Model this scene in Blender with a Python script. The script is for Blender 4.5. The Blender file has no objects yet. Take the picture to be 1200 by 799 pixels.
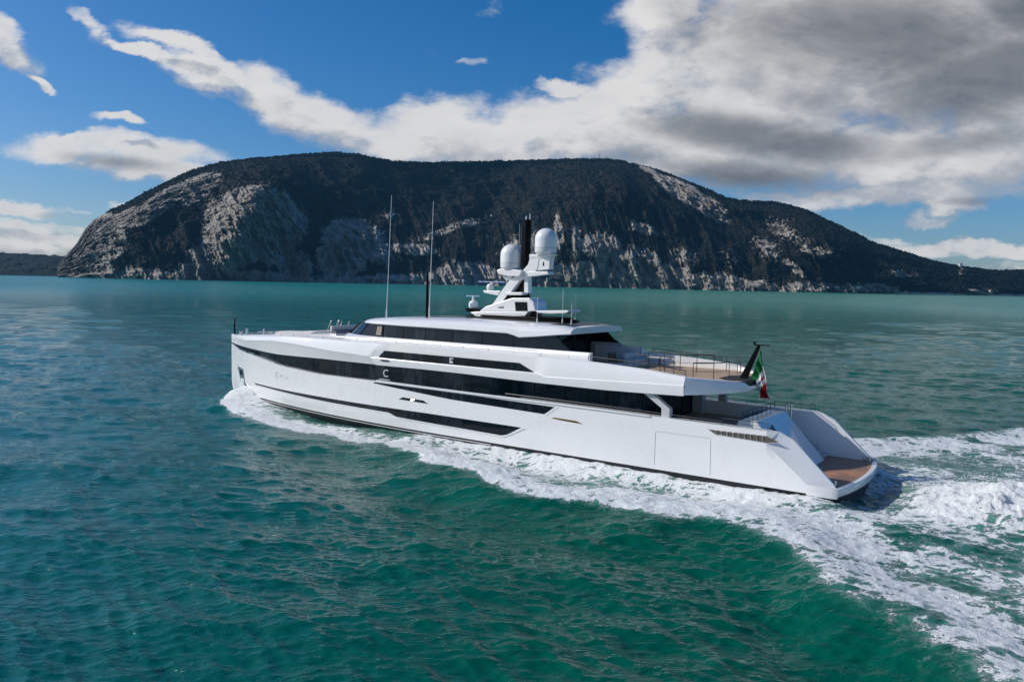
import bpy, bmesh, math, random
import numpy as np
from mathutils import Vector, Matrix

# ------------------------------------------------------------------ camera, sky, sun, exposure
SC = bpy.context.scene
COL = SC.collection
CAM_H = 10.5
cam_d = bpy.data.cameras.new("camera"); cam = bpy.data.objects.new("camera", cam_d); COL.objects.link(cam)
cam_d.sensor_width = 36.0; cam_d.lens = 28.8; cam_d.clip_start = 0.3; cam_d.clip_end = 60000
_roll, _pitch = math.radians(1.146), math.atan(67.5/960.0)
_f = Vector((0, math.cos(_pitch), -math.sin(_pitch))); _r = Vector((1, 0, 0)); _u = _r.cross(_f)
_R = _r*math.cos(_roll) + _u*math.sin(_roll); _U = _u*math.cos(_roll) - _r*math.sin(_roll)
_m = Matrix((( _R.x, _U.x, -_f.x), (_R.y, _U.y, -_f.y), (_R.z, _U.z, -_f.z))).to_4x4()
cam.matrix_world = Matrix.Translation((0, 0, CAM_H)) @ _m
SC.camera = cam
SC.render.engine = 'CYCLES'
SC.cycles.use_denoising = True
SC.cycles.max_bounces = 8; SC.cycles.volume_bounces = 0
SC.cycles.use_adaptive_sampling = False
SC.view_settings.view_transform = 'Standard'; SC.view_settings.look = 'None'
SC.view_settings.exposure = 0.05; SC.view_settings.gamma = 1.0; SC.view_settings.use_curve_mapping = False
SUN_EL, SUN_AZ = math.radians(34), math.radians(-87)          # azimuth from +Y towards +X
sdir = Vector((math.sin(SUN_AZ)*math.cos(SUN_EL), math.cos(SUN_AZ)*math.cos(SUN_EL), math.sin(SUN_EL)))
sun_d = bpy.data.lights.new("sun", 'SUN'); sun_d.energy = 3.7; sun_d.angle = math.radians(0.53); sun_d.color = (1.0, 0.94, 0.86)
sun = bpy.data.objects.new("sun", sun_d); COL.objects.link(sun)
sun.rotation_euler = sdir.to_track_quat('Z', 'Y').to_euler()

class NT:
    """small node-graph writer"""
    def __init__(s, tree): s.t = tree; s.n = tree.nodes; s.l = tree.links
    def new(s, kind, **kw):
        nd = s.n.new(kind)
        for k, v in kw.items(): setattr(nd, k, v)
        return nd
    def put(s, sock, v):
        if v is None: return
        if isinstance(v, bpy.types.NodeSocket): s.l.new(v, sock)
        else: sock.default_value = v
    def math(s, op, a, b=None, c=None, clamp=False):
        nd = s.new('ShaderNodeMath', operation=op, use_clamp=clamp)
        s.put(nd.inputs[0], a); s.put(nd.inputs[1], b)
        if c is not None: s.put(nd.inputs[2], c)
        return nd.outputs[0]
    def vmath(s, op, a, b=None, out=0):
        nd = s.new('ShaderNodeVectorMath', operation=op)
        s.put(nd.inputs[0], a)
        if b is not None:
            if op == 'SCALE': s.put(nd.inputs['Scale'], b)
            else: s.put(nd.inputs[1], b)
        return nd.outputs[out]
    def noise(s, vec, scale, detail=4, rough=0.55, dist=0.0, out='Fac', lac=2.0):
        nd = s.new('ShaderNodeTexNoise')
        s.put(nd.inputs['Vector'], vec); nd.inputs['Scale'].default_value = scale
        nd.inputs['Detail'].default_value = detail; nd.inputs['Roughness'].default_value = rough
        nd.inputs['Distortion'].default_value = dist; nd.inputs['Lacunarity'].default_value = lac
        return nd.outputs[out]
    def smooth(s, v, a, b, lo=0.0, hi=1.0, kind='SMOOTHSTEP'):
        nd = s.new('ShaderNodeMapRange', interpolation_type=kind)
        s.put(nd.inputs['Value'], v); s.put(nd.inputs['From Min'], a); s.put(nd.inputs['From Max'], b)
        s.put(nd.inputs['To Min'], lo); s.put(nd.inputs['To Max'], hi)
        return nd.outputs['Result']
    def mix(s, fac, a, b, mode='MIX'):
        nd = s.new('ShaderNodeMix', data_type='RGBA', blend_type=mode)
        s.put(nd.inputs[0], fac)
        for sock, v in ((nd.inputs[6], a), (nd.inputs[7], b)):
            if isinstance(v, (tuple, list)) and len(v) == 3: v = (*v, 1)
            s.put(sock, v)
        return nd.outputs[2]
    def mapping(s, vec, loc=(0, 0, 0), rot=(0, 0, 0), scale=(1, 1, 1), kind='POINT'):
        nd = s.new('ShaderNodeMapping', vector_type=kind)
        s.put(nd.inputs['Vector'], vec)
        nd.inputs['Location'].default_value = loc; nd.inputs['Rotation'].default_value = rot; nd.inputs['Scale'].default_value = scale
        return nd.outputs[0]

# clouds as ellipses in directions of the sky: (u = x/y, v = z/y, semi-axis u, semi-axis v, angle, weight)
CLOUDS = [(-0.584, 0.2641, 0.0714, 0.024, -0.644, 1.0), (-0.606, 0.2836, 0.0408, 0.0159, -0.504, 1.0), (-0.5307, 0.2211, 0.0225, 0.007, -0.329, 1.0), (-0.4549, 0.1418, 0.1338, 0.0203, -0.085, 1.0), (-0.434, 0.1736, 0.039, 0.0091, -0.033, 1.0), (-0.414, 0.1162, 0.0928, 0.0183, -0.12, 1.0), (-0.4959, 0.1532, 0.0617, 0.0101, 0.02, 1.0), (-0.4859, 0.278, 0.0265, 0.007, -0.12, 0.6), (-0.3871, 0.2709, 0.051, 0.013, -0.19, 1.0), (-0.3515, 0.2547, 0.0265, 0.013, -0.591, 0.9), (-0.4178, 0.2584, 0.0561, 0.009, -0.19, 1.0), (-0.3465, 0.2317, 0.0767, 0.0241, -0.417, 1.0), (-0.2698, 0.2001, 0.0871, 0.0342, -0.469, 1.0), (-0.2133, 0.179, 0.0924, 0.0384, -0.364, 1.0), (-0.1669, 0.1546, 0.0977, 0.0345, -0.242, 1.0), (-0.0951, 0.1631, 0.1027, 0.0446, 0.02, 1.0), (-0.2183, 0.1587, 0.0617, 0.0122, -0.329, 0.7), (-0.0333, 0.1572, 0.1233, 0.0405, 0.02, 1.0), (0.0588, 0.1743, 0.1129, 0.0506, 0.02, 1.0), (0.1297, 0.2059, 0.0921, 0.0604, 0.194, 1.0), (0.169, 0.2569, 0.0612, 0.08, 0.02, 1.0), (0.1671, 0.3166, 0.0711, 0.0496, 0.02, 1.0), (0.0524, 0.2235, 0.0409, 0.0131, 0.107, 1.0), (0.1067, 0.2955, 0.0305, 0.0119, 0.02, 0.3), (0.3122, 0.2497, 0.1786, 0.1351, 0.02, 1.2), (0.4336, 0.272, 0.2394, 0.1348, 0.02, 1.25), (0.5665, 0.2647, 0.2089, 0.145, 0.02, 1.2), (0.2645, 0.1631, 0.2259, 0.0628, 0.02, 1.15), (0.4192, 0.151, 0.2671, 0.0488, -0.068, 1.15), (0.5714, 0.1844, 0.1435, 0.0607, 0.02, 1.1), (0.5425, 0.1534, 0.1849, 0.0305, 0.02, 1.0), (0.37, 0.1041, 0.1546, 0.0164, 0.02, 0.8), (0.4832, 0.1094, 0.1752, 0.0204, 0.02, 0.85), (0.5025, 0.0965, 0.0567, 0.0133, 0.02, 0.9), (0.596, 0.1188, 0.0927, 0.0225, 0.02, 0.7), (0.5152, 0.0537, 0.1552, 0.0093, -0.032, 0.85), (0.5786, 0.0322, 0.1139, 0.0093, 0.02, 0.72), (0.4723, 0.0816, 0.0413, 0.0082, 0.02, 0.6), (0.6084, 0.0545, 0.0517, 0.0082, 0.02, 0.9), (0.411, 0.067, 0.062, 0.0051, -0.12, 0.7), (0.5679, 0.0393, 0.0932, 0.0052, 0.02, 0.55), (-0.5818, 0.075, 0.0776, 0.0133, 0.02, 1.0), (-0.5617, 0.0477, 0.1244, 0.0144, 0.02, 1.0), (-0.6035, 0.0314, 0.1453, 0.0144, 0.02, 0.9), (-0.5097, 0.0621, 0.0518, 0.0082, 0.02, 0.7), (-0.4505, 0.0828, 0.0227, 0.0061, 0.02, 0.7), (-0.5011, 0.0807, 0.0207, 0.0031, 0.02, 0.6), (-0.0261, 0.3207, 0.0305, 0.0119, 0.281, 0.5), (0.0145, 0.3235, 0.0264, 0.0079, 0.019, 0.45), (-0.0501, 0.2376, 0.0184, 0.007, 0.02, 0.5)]
DARKS = [(-0.4592, 0.1285, 0.0876, 0.0122, -0.085, 0.6), (0.4086, 0.2815, 0.2341, 0.0748, -0.068, 1.0), (0.5331, 0.244, 0.1939, 0.0702, 0.159, 0.95), (0.291, 0.1687, 0.2155, 0.0344, -0.12, 0.85), (0.2412, 0.1271, 0.1544, 0.0265, -0.067, 0.8), (0.3714, 0.2056, 0.1535, 0.0403, -0.19, 0.45), (0.5896, 0.3199, 0.1218, 0.0794, 0.02, 0.9), (0.2041, 0.3024, 0.0915, 0.0497, 0.02, 0.45), (0.4762, 0.1622, 0.1745, 0.0223, 0.194, 0.55), (-0.522, 0.066, 0.0311, 0.0072, 0.02, 0.5), (-0.5539, 0.0242, 0.0727, 0.0072, 0.02, 0.45), (0.5207, 0.102, 0.0619, 0.0092, 0.02, 0.5), (0.1275, 0.1401, 0.0926, 0.0305, 0.02, 0.55), (-0.2431, 0.1835, 0.0616, 0.0081, -0.417, 0.25), (0.5983, 0.0161, 0.0933, 0.0104, 0.02, 0.4)]  # shaded undersides and masses of the clouds, painted in as darker ellipses
def build_world():
    w = bpy.data.worlds.new("World"); SC.world = w; w.use_nodes = True
    g = NT(w.node_tree); g.n.clear()
    sky = g.new('ShaderNodeTexSky', sky_type='NISHITA', sun_disc=False)
    sky.sun_elevation = SUN_EL; sky.sun_rotation = SUN_AZ
    sky.altitude = 100; sky.air_density = 0.8; sky.dust_density = 1.3; sky.ozone_density = 4.5
    bg = g.new('ShaderNodeBackground'); bg.inputs['Strength'].default_value = 0.108
    hsv = g.new('ShaderNodeHueSaturation'); hsv.inputs['Saturation'].default_value = 1.36
    g.l.new(sky.outputs[0], hsv.inputs['Color']); g.l.new(hsv.outputs[0], bg.inputs['Color'])
    tc = g.new('ShaderNodeTexCoord'); sep = g.new('ShaderNodeSeparateXYZ'); g.l.new(tc.outputs['Generated'], sep.inputs[0])
    ay = g.math('ADD', g.math('ABSOLUTE', sep.outputs[1]), 0.06)
    cmb = g.new('ShaderNodeCombineXYZ')
    g.l.new(g.math('DIVIDE', sep.outputs[0], ay), cmb.inputs[0]); g.l.new(g.math('DIVIDE', sep.outputs[2], ay), cmb.inputs[1])
    uv = cmb.outputs[0]
    # density group, evaluated at the point and a little towards the sun
    grp = bpy.data.node_groups.new('cloud_density', 'ShaderNodeTree')
    grp.interface.new_socket('Vector', in_out='INPUT', socket_type='NodeSocketVector')
    grp.interface.new_socket('Density', in_out='OUTPUT', socket_type='NodeSocketFloat')
    h = NT(grp); gi = h.new('NodeGroupInput'); go = h.new('NodeGroupOutput')
    p = gi.outputs[0]
    st = h.mapping(p, scale=(1.0, 1.7, 1.0))
    wn = h.noise(st, 6.0, 7, 0.6, out='Color')
    warp = h.vmath('SCALE', h.vmath('SUBTRACT', wn, (0.5, 0.5, 0.5)), 0.085)
    q = h.vmath('ADD', p, warp)
    tot = None
    for (cu, cv, ru, rv, an, wt) in CLOUDS:
        m = h.mapping(q, loc=(cu, cv, 0), rot=(0, 0, an), scale=(ru, rv, 1), kind='TEXTURE')
        flat = h.vmath('MULTIPLY', m, (1, 1, 0))
        ln = h.vmath('LENGTH', flat, out=1)
        b = h.smooth(ln, 0.35, 1.35, wt, 0.0)
        tot = b if tot is None else h.math('MAXIMUM', tot, b)
    st2 = h.mapping(p, rot=(0, 0, 0.22), scale=(1.0, 1.9, 1.0))
    n1 = h.noise(st2, 8.0, 10, 0.58, 0.25)
    n2 = h.noise(st, 34.0, 8, 0.68)
    nn = h.math('ADD', h.math('MULTIPLY', h.math('SUBTRACT', n1, 0.5), 1.7), h.math('MULTIPLY', h.math('SUBTRACT', n2, 0.5), 0.55))
    h.l.new(h.math('ADD', tot, nn), go.inputs[0])
    def dens(v):
        nd = g.new('ShaderNodeGroup'); nd.node_tree = grp; g.put(nd.inputs[0], v); return nd.outputs[0]
    d0 = dens(uv); d1 = dens(g.vmath('ADD', uv, (-0.022, 0.030, 0)))
    alpha = g.smooth(d0, 0.26, 0.98)
    lit = g.smooth(g.math('SUBTRACT', d0, d1), -0.40, 0.24)  # sunlit side of the clouds painted in from the density difference
    thick = g.smooth(d0, 0.55, 1.35)
    dk = None
    for (cu, cv, ru, rv, an, wt) in DARKS:
        m = g.mapping(uv, loc=(cu, cv, 0), rot=(0, 0, an), scale=(ru, rv, 1), kind='TEXTURE')
        ln = g.vmath('LENGTH', g.vmath('MULTIPLY', m, (1, 1, 0)), out=1)
        b = g.smooth(ln, 0.1, 1.25, wt, 0.0)
        dk = b if dk is None else g.math('MAXIMUM', dk, b)
    big = g.noise(g.mapping(uv, scale=(1, 2.0, 1)), 6.5, 10, 0.6, 0.35)
    dkn = g.math('MULTIPLY', g.smooth(g.math('ADD', dk, g.math('MULTIPLY', g.math('SUBTRACT', big, 0.5), 1.05)), 0.10, 0.95), 1.0)
    white = (0.84, 0.82, 0.80, 1); mid = (0.46, 0.475, 0.51, 1); dark = (0.135, 0.145, 0.165, 1)
    c = g.mix(lit, mid, white)
    c = g.mix(g.math('MULTIPLY', thick, g.smooth(big, 0.35, 0.7, 0.0, 0.45)), c, mid)
    c = g.mix(g.math('MULTIPLY', dkn, 0.93), c, dark)
    rim = g.mix(g.math('MULTIPLY', g.math('MULTIPLY', lit, dkn), 0.22), c, (0.42, 0.42, 0.43, 1))
    cb = g.new('ShaderNodeBackground'); g.l.new(rim, cb.inputs['Color']); cb.inputs['Strength'].default_value = 0.92
    above = g.smooth(sep.outputs[2], -0.02, 0.004)
    mx = g.new('ShaderNodeMixShader'); g.l.new(g.math('MULTIPLY', g.math('MULTIPLY', alpha, above), 0.97), mx.inputs[0])
    g.l.new(bg.outputs[0], mx.inputs[1]); g.l.new(cb.outputs[0], mx.inputs[2])
    out = g.new('ShaderNodeOutputWorld'); g.l.new(mx.outputs[0], out.inputs[0])
    w.cycles.sampling_method = 'MANUAL'; w.cycles.sample_map_resolution = 512
build_world()

# ------------------------------------------------------------------ helpers
def tag(o, label=None, cat=None, group=None, kind=None):
    if label: o['label'] = label
    if cat: o['category'] = cat
    if group: o['group'] = group
    if kind: o['kind'] = kind
    return o
def link(o, parent=None):
    COL.objects.link(o)
    if parent is not None: o.parent = parent
    return o
def empty(name, loc=(0, 0, 0), rz=0.0):
    o = bpy.data.objects.new(name, None); o.location = loc; o.rotation_euler = (0, 0, rz); o.empty_display_size = 0.5
    return link(o)
def mesh_np(name, V, F, mats, parent=None, smooth=True, attrs=None):
    """V (n,3) array, F (m,k) array"""
    me = bpy.data.meshes.new(name)
    V = np.asarray(V, np.float32); F = np.asarray(F, np.int32); k = F.shape[1]
    me.vertices.add(len(V)); me.vertices.foreach_set('co', V.ravel())
    me.loops.add(F.size); me.loops.foreach_set('vertex_index', F.ravel())
    me.polygons.add(len(F)); me.polygons.foreach_set('loop_start', np.arange(0, F.size, k, dtype=np.int32))
    me.polygons.foreach_set('loop_total', np.full(len(F), k, np.int32))
    me.polygons.foreach_set('use_smooth', np.full(len(F), smooth))
    for a, arr in (attrs or {}).items():
        at = me.attributes.new(a, 'FLOAT', 'POINT'); at.data.foreach_set('value', np.asarray(arr, np.float32).ravel())
    me.update(); me.validate()
    for m in (mats if isinstance(mats, (list, tuple)) else [mats]): me.materials.append(m)
    return link(bpy.data.objects.new(name, me), parent)
def grid_faces(nr, nc, off=0):
    i = np.arange(nr-1)[:, None]*nc + np.arange(nc-1)[None, :] + off
    return np.stack([i, i+1, i+nc+1, i+nc], -1).reshape(-1, 4)
class MB:
    """collects boxes, tubes, prisms and strips into one mesh"""
    def __init__(s): s.v = []; s.f = []; s.mi = []; s.cur = 0
    def add(s, vs, fs):
        o = len(s.v); s.v += [tuple(map(float, v)) for v in vs]
        s.f += [[i+o for i in f] for f in fs]; s.mi += [s.cur]*len(fs); return s
    def box(s, x0, x1, y0, y1, z0, z1):
        return s.add([(x0,y0,z0),(x1,y0,z0),(x1,y1,z0),(x0,y1,z0),(x0,y0,z1),(x1,y0,z1),(x1,y1,z1),(x0,y1,z1)],
                     [(0,3,2,1),(4,5,6,7),(0,1,5,4),(1,2,6,5),(2,3,7,6),(3,0,4,7)])
    def tube(s, pts, r, n=8, r1=None):
        pts = [Vector(p) for p in pts]; rings = []
        for i, p in enumerate(pts):
            d = (pts[min(i+1, len(pts)-1)] - pts[max(i-1, 0)]).normalized()
            a = d.orthogonal().normalized() if abs(d.z) > .9 else Vector((0,0,1)).cross(d).normalized(); b = d.cross(a)
            rr = r if r1 is None else r + (r1-r)*i/(len(pts)-1)
            rings.append([p + a*rr*math.cos(2*math.pi*k/n) + b*rr*math.sin(2*math.pi*k/n) for k in range(n)])
        vs = [v for rg in rings for v in rg]; fs = []
        for i in range(len(rings)-1):
            for k in range(n):
                fs.append((i*n+k, i*n+(k+1)%n, (i+1)*n+(k+1)%n, (i+1)*n+k))
        fs.append(tuple(range(n))[::-1]); fs.append(tuple((len(rings)-1)*n+k for k in range(n)))
        return s.add(vs, fs)
    def prism(s, xz, y0, y1):
        """polygon in (x, z) extruded from y0 to y1"""
        n = len(xz); a = sum(xz[i][0]*xz[(i+1)%n][1]-xz[(i+1)%n][0]*xz[i][1] for i in range(n))
        if a < 0: xz = xz[::-1]
        vs = [(x, y0, z) for x, z in xz] + [(x, y1, z) for x, z in xz]
        fs = [tuple(range(n)), tuple(range(2*n-1, n-1, -1))]
        for i in range(n): j = (i+1) % n; fs.append((i, i+n, j+n, j))
        return s.add(vs, fs)
    def prism_z(s, xy, z0, z1):
        n = len(xy); a = sum(xy[i][0]*xy[(i+1)%n][1]-xy[(i+1)%n][0]*xy[i][1] for i in range(n))
        if a < 0: xy = xy[::-1]
        vs = [(x, y, z0) for x, y in xy] + [(x, y, z1) for x, y in xy]
        fs = [tuple(range(n-1, -1, -1)), tuple(range(n, 2*n))]
        for i in range(n): j = (i+1) % n; fs.append((i, j, j+n, i+n))
        return s.add(vs, fs)
    def lathe(s, prof, c, n=28):
        vs = []; fs = []
        for r, z in prof: vs += [(c[0]+r*math.cos(2*math.pi*k/n), c[1]+r*math.sin(2*math.pi*k/n), c[2]+z) for k in range(n)]
        for i in range(len(prof)-1):
            for k in range(n): fs.append((i*n+k, i*n+(k+1)%n, (i+1)*n+(k+1)%n, (i+1)*n+k))
        fs.append(tuple(range(n))[::-1]); fs.append(tuple((len(prof)-1)*n+k for k in range(n)))
        return s.add(vs, fs)
    def grid(s, P, flip=False):
        """P: rows of points"""
        nr, nc = len(P), len(P[0]); vs = [p for r in P for p in r]; fs = []
        for i in range(nr-1):
            for j in range(nc-1):
                q = (i*nc+j, i*nc+j+1, (i+1)*nc+j+1, (i+1)*nc+j); fs.append(q[::-1] if flip else q)
        return s.add(vs, fs)
    def build(s, name, mats, parent=None, smooth=False, bevel=0.0, seg=2, weld=True, solid=0.0):
        me = bpy.data.meshes.new(name); me.from_pydata(s.v, [], s.f)
        for m in (mats if isinstance(mats, (list, tuple)) else [mats]): me.materials.append(m)
        me.polygons.foreach_set('material_index', s.mi)
        if weld:
            bm = bmesh.new(); bm.from_mesh(me); bmesh.ops.remove_doubles(bm, verts=bm.verts, dist=0.0005)
            bmesh.ops.recalc_face_normals(bm, faces=bm.faces) if smooth != 'keep' else None
            bm.to_mesh(me); bm.free()
        if smooth:
            me.polygons.foreach_set('use_smooth', [True]*len(me.polygons))
            me.set_sharp_from_angle(angle=math.radians(28))
        o = link(bpy.data.objects.new(name, me), parent)
        if solid:
            md = o.modifiers.new('solid', 'SOLIDIFY'); md.thickness = solid; md.offset = 0
        if bevel:
            md = o.modifiers.new('bevel', 'BEVEL'); md.width = bevel; md.segments = seg; md.limit_method = 'ANGLE'; md.angle_limit = math.radians(35)
            md.harden_normals = False
        return o
def lerp_table(tab):
    xs = [t[0] for t in tab]; ys = [t[1] for t in tab]
    if xs[0] > xs[-1]: xs, ys = xs[::-1], ys[::-1]
    return lambda x: float(np.interp(x, xs, ys))
def hsh(ix, iy, iz, seed=0):
    h = (ix*374761393 + iy*668265263 + iz*2147483647 + seed*974711) & 0xffffffff
    h = ((h ^ (h >> 13))*1274126177) & 0xffffffff
    return ((h ^ (h >> 16)) & 0xffff)/65535.0
def vnoise(x, y, z=0.0, seed=0):
    x, y, z = np.broadcast_arrays(np.asarray(x, float), np.asarray(y, float), np.asarray(z, float))
    xi, yi, zi = np.floor(x).astype(np.int64), np.floor(y).astype(np.int64), np.floor(z).astype(np.int64)
    fx, fy, fz = x-xi, y-yi, z-zi
    fx, fy, fz = [f*f*f*(f*(f*6-15)+10) for f in (fx, fy, fz)]
    def c(a, b, d): return hsh(xi+a, yi+b, zi+d, seed)
    l = lambda a, b, t: a+(b-a)*t
    return l(l(l(c(0,0,0), c(1,0,0), fx), l(c(0,1,0), c(1,1,0), fx), fy), l(l(c(0,0,1), c(1,0,1), fx), l(c(0,1,1), c(1,1,1), fx), fy), fz)
def fbm(x, y, z=0.0, oct=5, seed=0, gain=0.5, ridged=False):
    t = 0; a = 1; s = 0
    for o in range(oct):
        n = vnoise(x*2**o+o*17.3, y*2**o-o*9.1, z*2**o+o*3.7, seed+o)
        if ridged: n = 1-np.abs(2*n-1)
        t = t+n*a; s += a; a *= gain
    return t/s
def mat(name, col, rough=0.5, metal=0.0, coat=0.0, var=0.0, vscale=3.0, bump=0.0, bscale=20.0, spec=None):
    m = bpy.data.materials.new(name); m.use_nodes = True; g = NT(m.node_tree); b = g.n['Principled BSDF']
    b.inputs['Base Color'].default_value = (*col, 1); b.inputs['Roughness'].default_value = rough
    b.inputs['Metallic'].default_value = metal; b.inputs['Coat Weight'].default_value = coat; b.inputs['Coat Roughness'].default_value = 0.06
    if spec is not None: b.inputs['Specular IOR Level'].default_value = spec
    tc = g.new('ShaderNodeTexCoord')
    if var:
        n = g.noise(tc.outputs['Object'], vscale, 5, 0.6)
        g.l.new(g.mix(g.smooth(n, 0.3, 0.75), (*[c*(1-var) for c in col],), (*[min(1, c*(1+var)) for c in col],)), b.inputs['Base Color'])
        g.l.new(g.smooth(n, 0.2, 0.8, rough*0.75, min(1, rough*1.3)), b.inputs['Roughness'])
    if bump:
        n = g.noise(tc.outputs['Object'], bscale, 4, 0.6); bp = g.new('ShaderNodeBump')
        bp.inputs['Strength'].default_value = 1; bp.inputs['Distance'].default_value = bump
        g.l.new(n, bp.inputs['Height']); g.l.new(bp.outputs[0], b.inputs['Normal'])
    return m

# ------------------------------------------------------------------ boat frame (X forward, Y to port, Z up, origin amidships at the stern)
PSI = math.radians(144.6); BO = np.array([18.46, 42.5])
BE = np.array([math.cos(PSI), math.sin(PSI)]); BP = np.array([-math.sin(PSI), math.cos(PSI)])
LEN = 53.6
def beam(X, z=3.0):
    t = np.clip((np.asarray(X, float)-24.0)/(LEN-24.0), 0, 1)
    n = 2.15 + 0.6*np.clip(np.asarray(z, float)/5.0, 0, 1)
    return 4.55*(1-t**n)

# ------------------------------------------------------------------ water
def water_material():
    m = bpy.data.materials.new('sea_water'); m.use_nodes = True; g = NT(m.node_tree); b = g.n['Principled BSDF']
    tc = g.new('ShaderNodeTexCoord'); P = tc.outputs['Object']
    at = g.new('ShaderNodeAttribute', attribute_name='foam'); foam = at.outputs['Fac']
    ra = g.new('ShaderNodeAttribute', attribute_name='range').outputs['Fac']
    # base colour goes bluer to the left, paler with range, plus random patches
    big = g.noise(g.mapping(P, scale=(1, 0.55, 1)), 0.012, 4, 0.5, 0.4)
    sepn = g.new('ShaderNodeSeparateXYZ'); g.l.new(P, sepn.inputs[0])
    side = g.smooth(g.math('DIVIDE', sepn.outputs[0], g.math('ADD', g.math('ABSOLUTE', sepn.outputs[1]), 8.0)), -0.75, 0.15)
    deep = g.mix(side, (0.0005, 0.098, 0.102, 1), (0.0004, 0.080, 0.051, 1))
    pale_col = g.mix(side, (0.004, 0.200, 0.215, 1), (0.035, 0.225, 0.165, 1))
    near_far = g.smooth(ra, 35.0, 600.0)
    col = g.mix(g.math('ADD', g.math('MULTIPLY', near_far, 0.75), g.smooth(big, 0.42, 0.72, 0.0, 0.25)), deep, pale_col)
    med = g.noise(g.mapping(P, rot=(0, 0, 0.3), scale=(1, 1.8, 1)), 0.35, 4, 0.6, 0.5)
    col = g.mix(g.smooth(med, 0.5, 0.8, 0.0, 0.35), col, (0.002, 0.108, 0.070, 1))
    aer = g.smooth(foam, 0.05, 0.75)
    col = g.mix(g.math('MULTIPLY', aer, 0.75), col, (0.075, 0.245, 0.20, 1))
    # lace of foam
    wv = g.vmath('ADD', P, g.vmath('SCALE', g.vmath('SUBTRACT', g.noise(P, 0.55, 5, 0.6, out='Color'), (0.5, 0.5, 0.5)), 2.2))
    rotp = g.mapping(wv, rot=(0, 0, -PSI), scale=(0.75, 1.0, 1))
    v1 = g.new('ShaderNodeTexVoronoi', feature='DISTANCE_TO_EDGE'); g.l.new(rotp, v1.inputs['Vector']); v1.inputs['Scale'].default_value = 1.5
    v2 = g.new('ShaderNodeTexVoronoi', feature='DISTANCE_TO_EDGE'); g.l.new(wv, v2.inputs['Vector']); v2.inputs['Scale'].default_value = 4.2
    e1 = g.smooth(v1.outputs['Distance'], 0.0, 0.42); e2 = g.smooth(v2.outputs['Distance'], 0.0, 0.40)
    n1 = g.noise(rotp, 1.1, 10, 0.74, 0.4); n2 = g.noise(P, 9.0, 6, 0.72)
    pat = g.math('ADD', g.math('ADD', g.math('MULTIPLY', e1, 0.46), g.math('MULTIPLY', e2, 0.20)),
                 g.math('ADD', g.math('MULTIPLY', g.smooth(n1, 0.30, 0.70), 0.46), g.math('MULTIPLY', g.smooth(n2, 0.25, 0.75), 0.24)))
    ff = g.smooth(g.math('SUBTRACT', foam, g.math('MULTIPLY', pat, 1.0)), -0.03, 0.10)
    ff = g.math('MULTIPLY', ff, g.smooth(foam, 0.02, 0.12))
    wash = g.math('MULTIPLY', g.smooth(g.math('SUBTRACT', foam, g.math('MULTIPLY', pat, 1.0)), -0.26, 0.12), 0.22)
    wash = g.math('MULTIPLY', wash, g.smooth(foam, 0.02, 0.15))
    fac = g.math('MAXIMUM', ff, wash)
    fcol = g.mix(g.smooth(n2, 0.25, 0.8), (0.70, 0.76, 0.76, 1), (0.93, 0.94, 0.94, 1))
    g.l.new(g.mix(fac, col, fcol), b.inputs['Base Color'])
    rfar = g.smooth(ra, 25.0, 900.0, 0.025, 0.24)
    g.l.new(g.math('MAXIMUM', rfar, g.math('MULTIPLY', ff, 0.75)), b.inputs['Roughness'])
    b.inputs['IOR'].default_value = 1.333
    g.l.new(g.math('SUBTRACT', g.smooth(ra, 24.0, 200.0, 0.40, 0.13), g.math('MULTIPLY', ff, 0.2)), b.inputs['Specular IOR Level'])
    r1 = g.noise(g.mapping(P, rot=(0, 0, 0.35), scale=(0.7, 2.1, 1)), 1.1, 5, 0.55, 0.5)
    r2 = g.noise(g.mapping(P, rot=(0, 0, -0.4), scale=(0.9, 1.5, 1)), 4.2, 3, 0.5, 0.3)
    r3 = g.noise(g.mapping(P, rot=(0, 0, 0.1), scale=(0.6, 1.6, 1)), 0.16, 6, 0.6, 0.4)
    r1 = g.math('ADD', g.math('MULTIPLY', r1, .45), g.math('MULTIPLY', g.math('SUBTRACT', 1.0, g.math('ABSOLUTE', g.math('SUBTRACT', g.math('MULTIPLY', r1, 2.0), 1.0))), .42))
    gust = g.smooth(g.noise(g.mapping(P, rot=(0, 0, .2), scale=(.5, 1.3, 1)), .045, 4, .6, .8), .35, .65, .55, 1.35)
    hgt = g.math('ADD', g.math('MULTIPLY', g.math('MULTIPLY', r1, gust), 0.15), g.math('MULTIPLY', r2, 0.030))
    hgt = g.math('ADD', hgt, g.math('MULTIPLY', g.math('MULTIPLY', r3, g.smooth(ra, 60.0, 300.0)), 1.6))
    hgt = g.math('ADD', hgt, g.math('MULTIPLY', ff, g.math('ADD', 0.03, g.math('MULTIPLY', n2, 0.10))))
    bp = g.new('ShaderNodeBump'); bp.inputs['Strength'].default_value = 1.0; bp.inputs['Distance'].default_value = 1.0
    g.l.new(hgt, bp.inputs['Height']); g.l.new(bp.outputs[0], b.inputs['Normal'])
    return m
EDGE = [(-90,66),(-60,50),(-20,30),(-8.5,21.8),(-6.4,20.2),(-3.2,17.0),(-.9,13.9),(2.2,12.0),(4.2,11.9),(8.4,13.0),(11,13.3),(13.5,13.4),(15,12.9),(20.5,11.0),(25.7,9.3),(27,8.4),(32.6,8.9),(38.4,8.7),(43,7.6),(46.5,6.4),(48.8,4.2),(51,1.8),(53.6,.3)]
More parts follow.
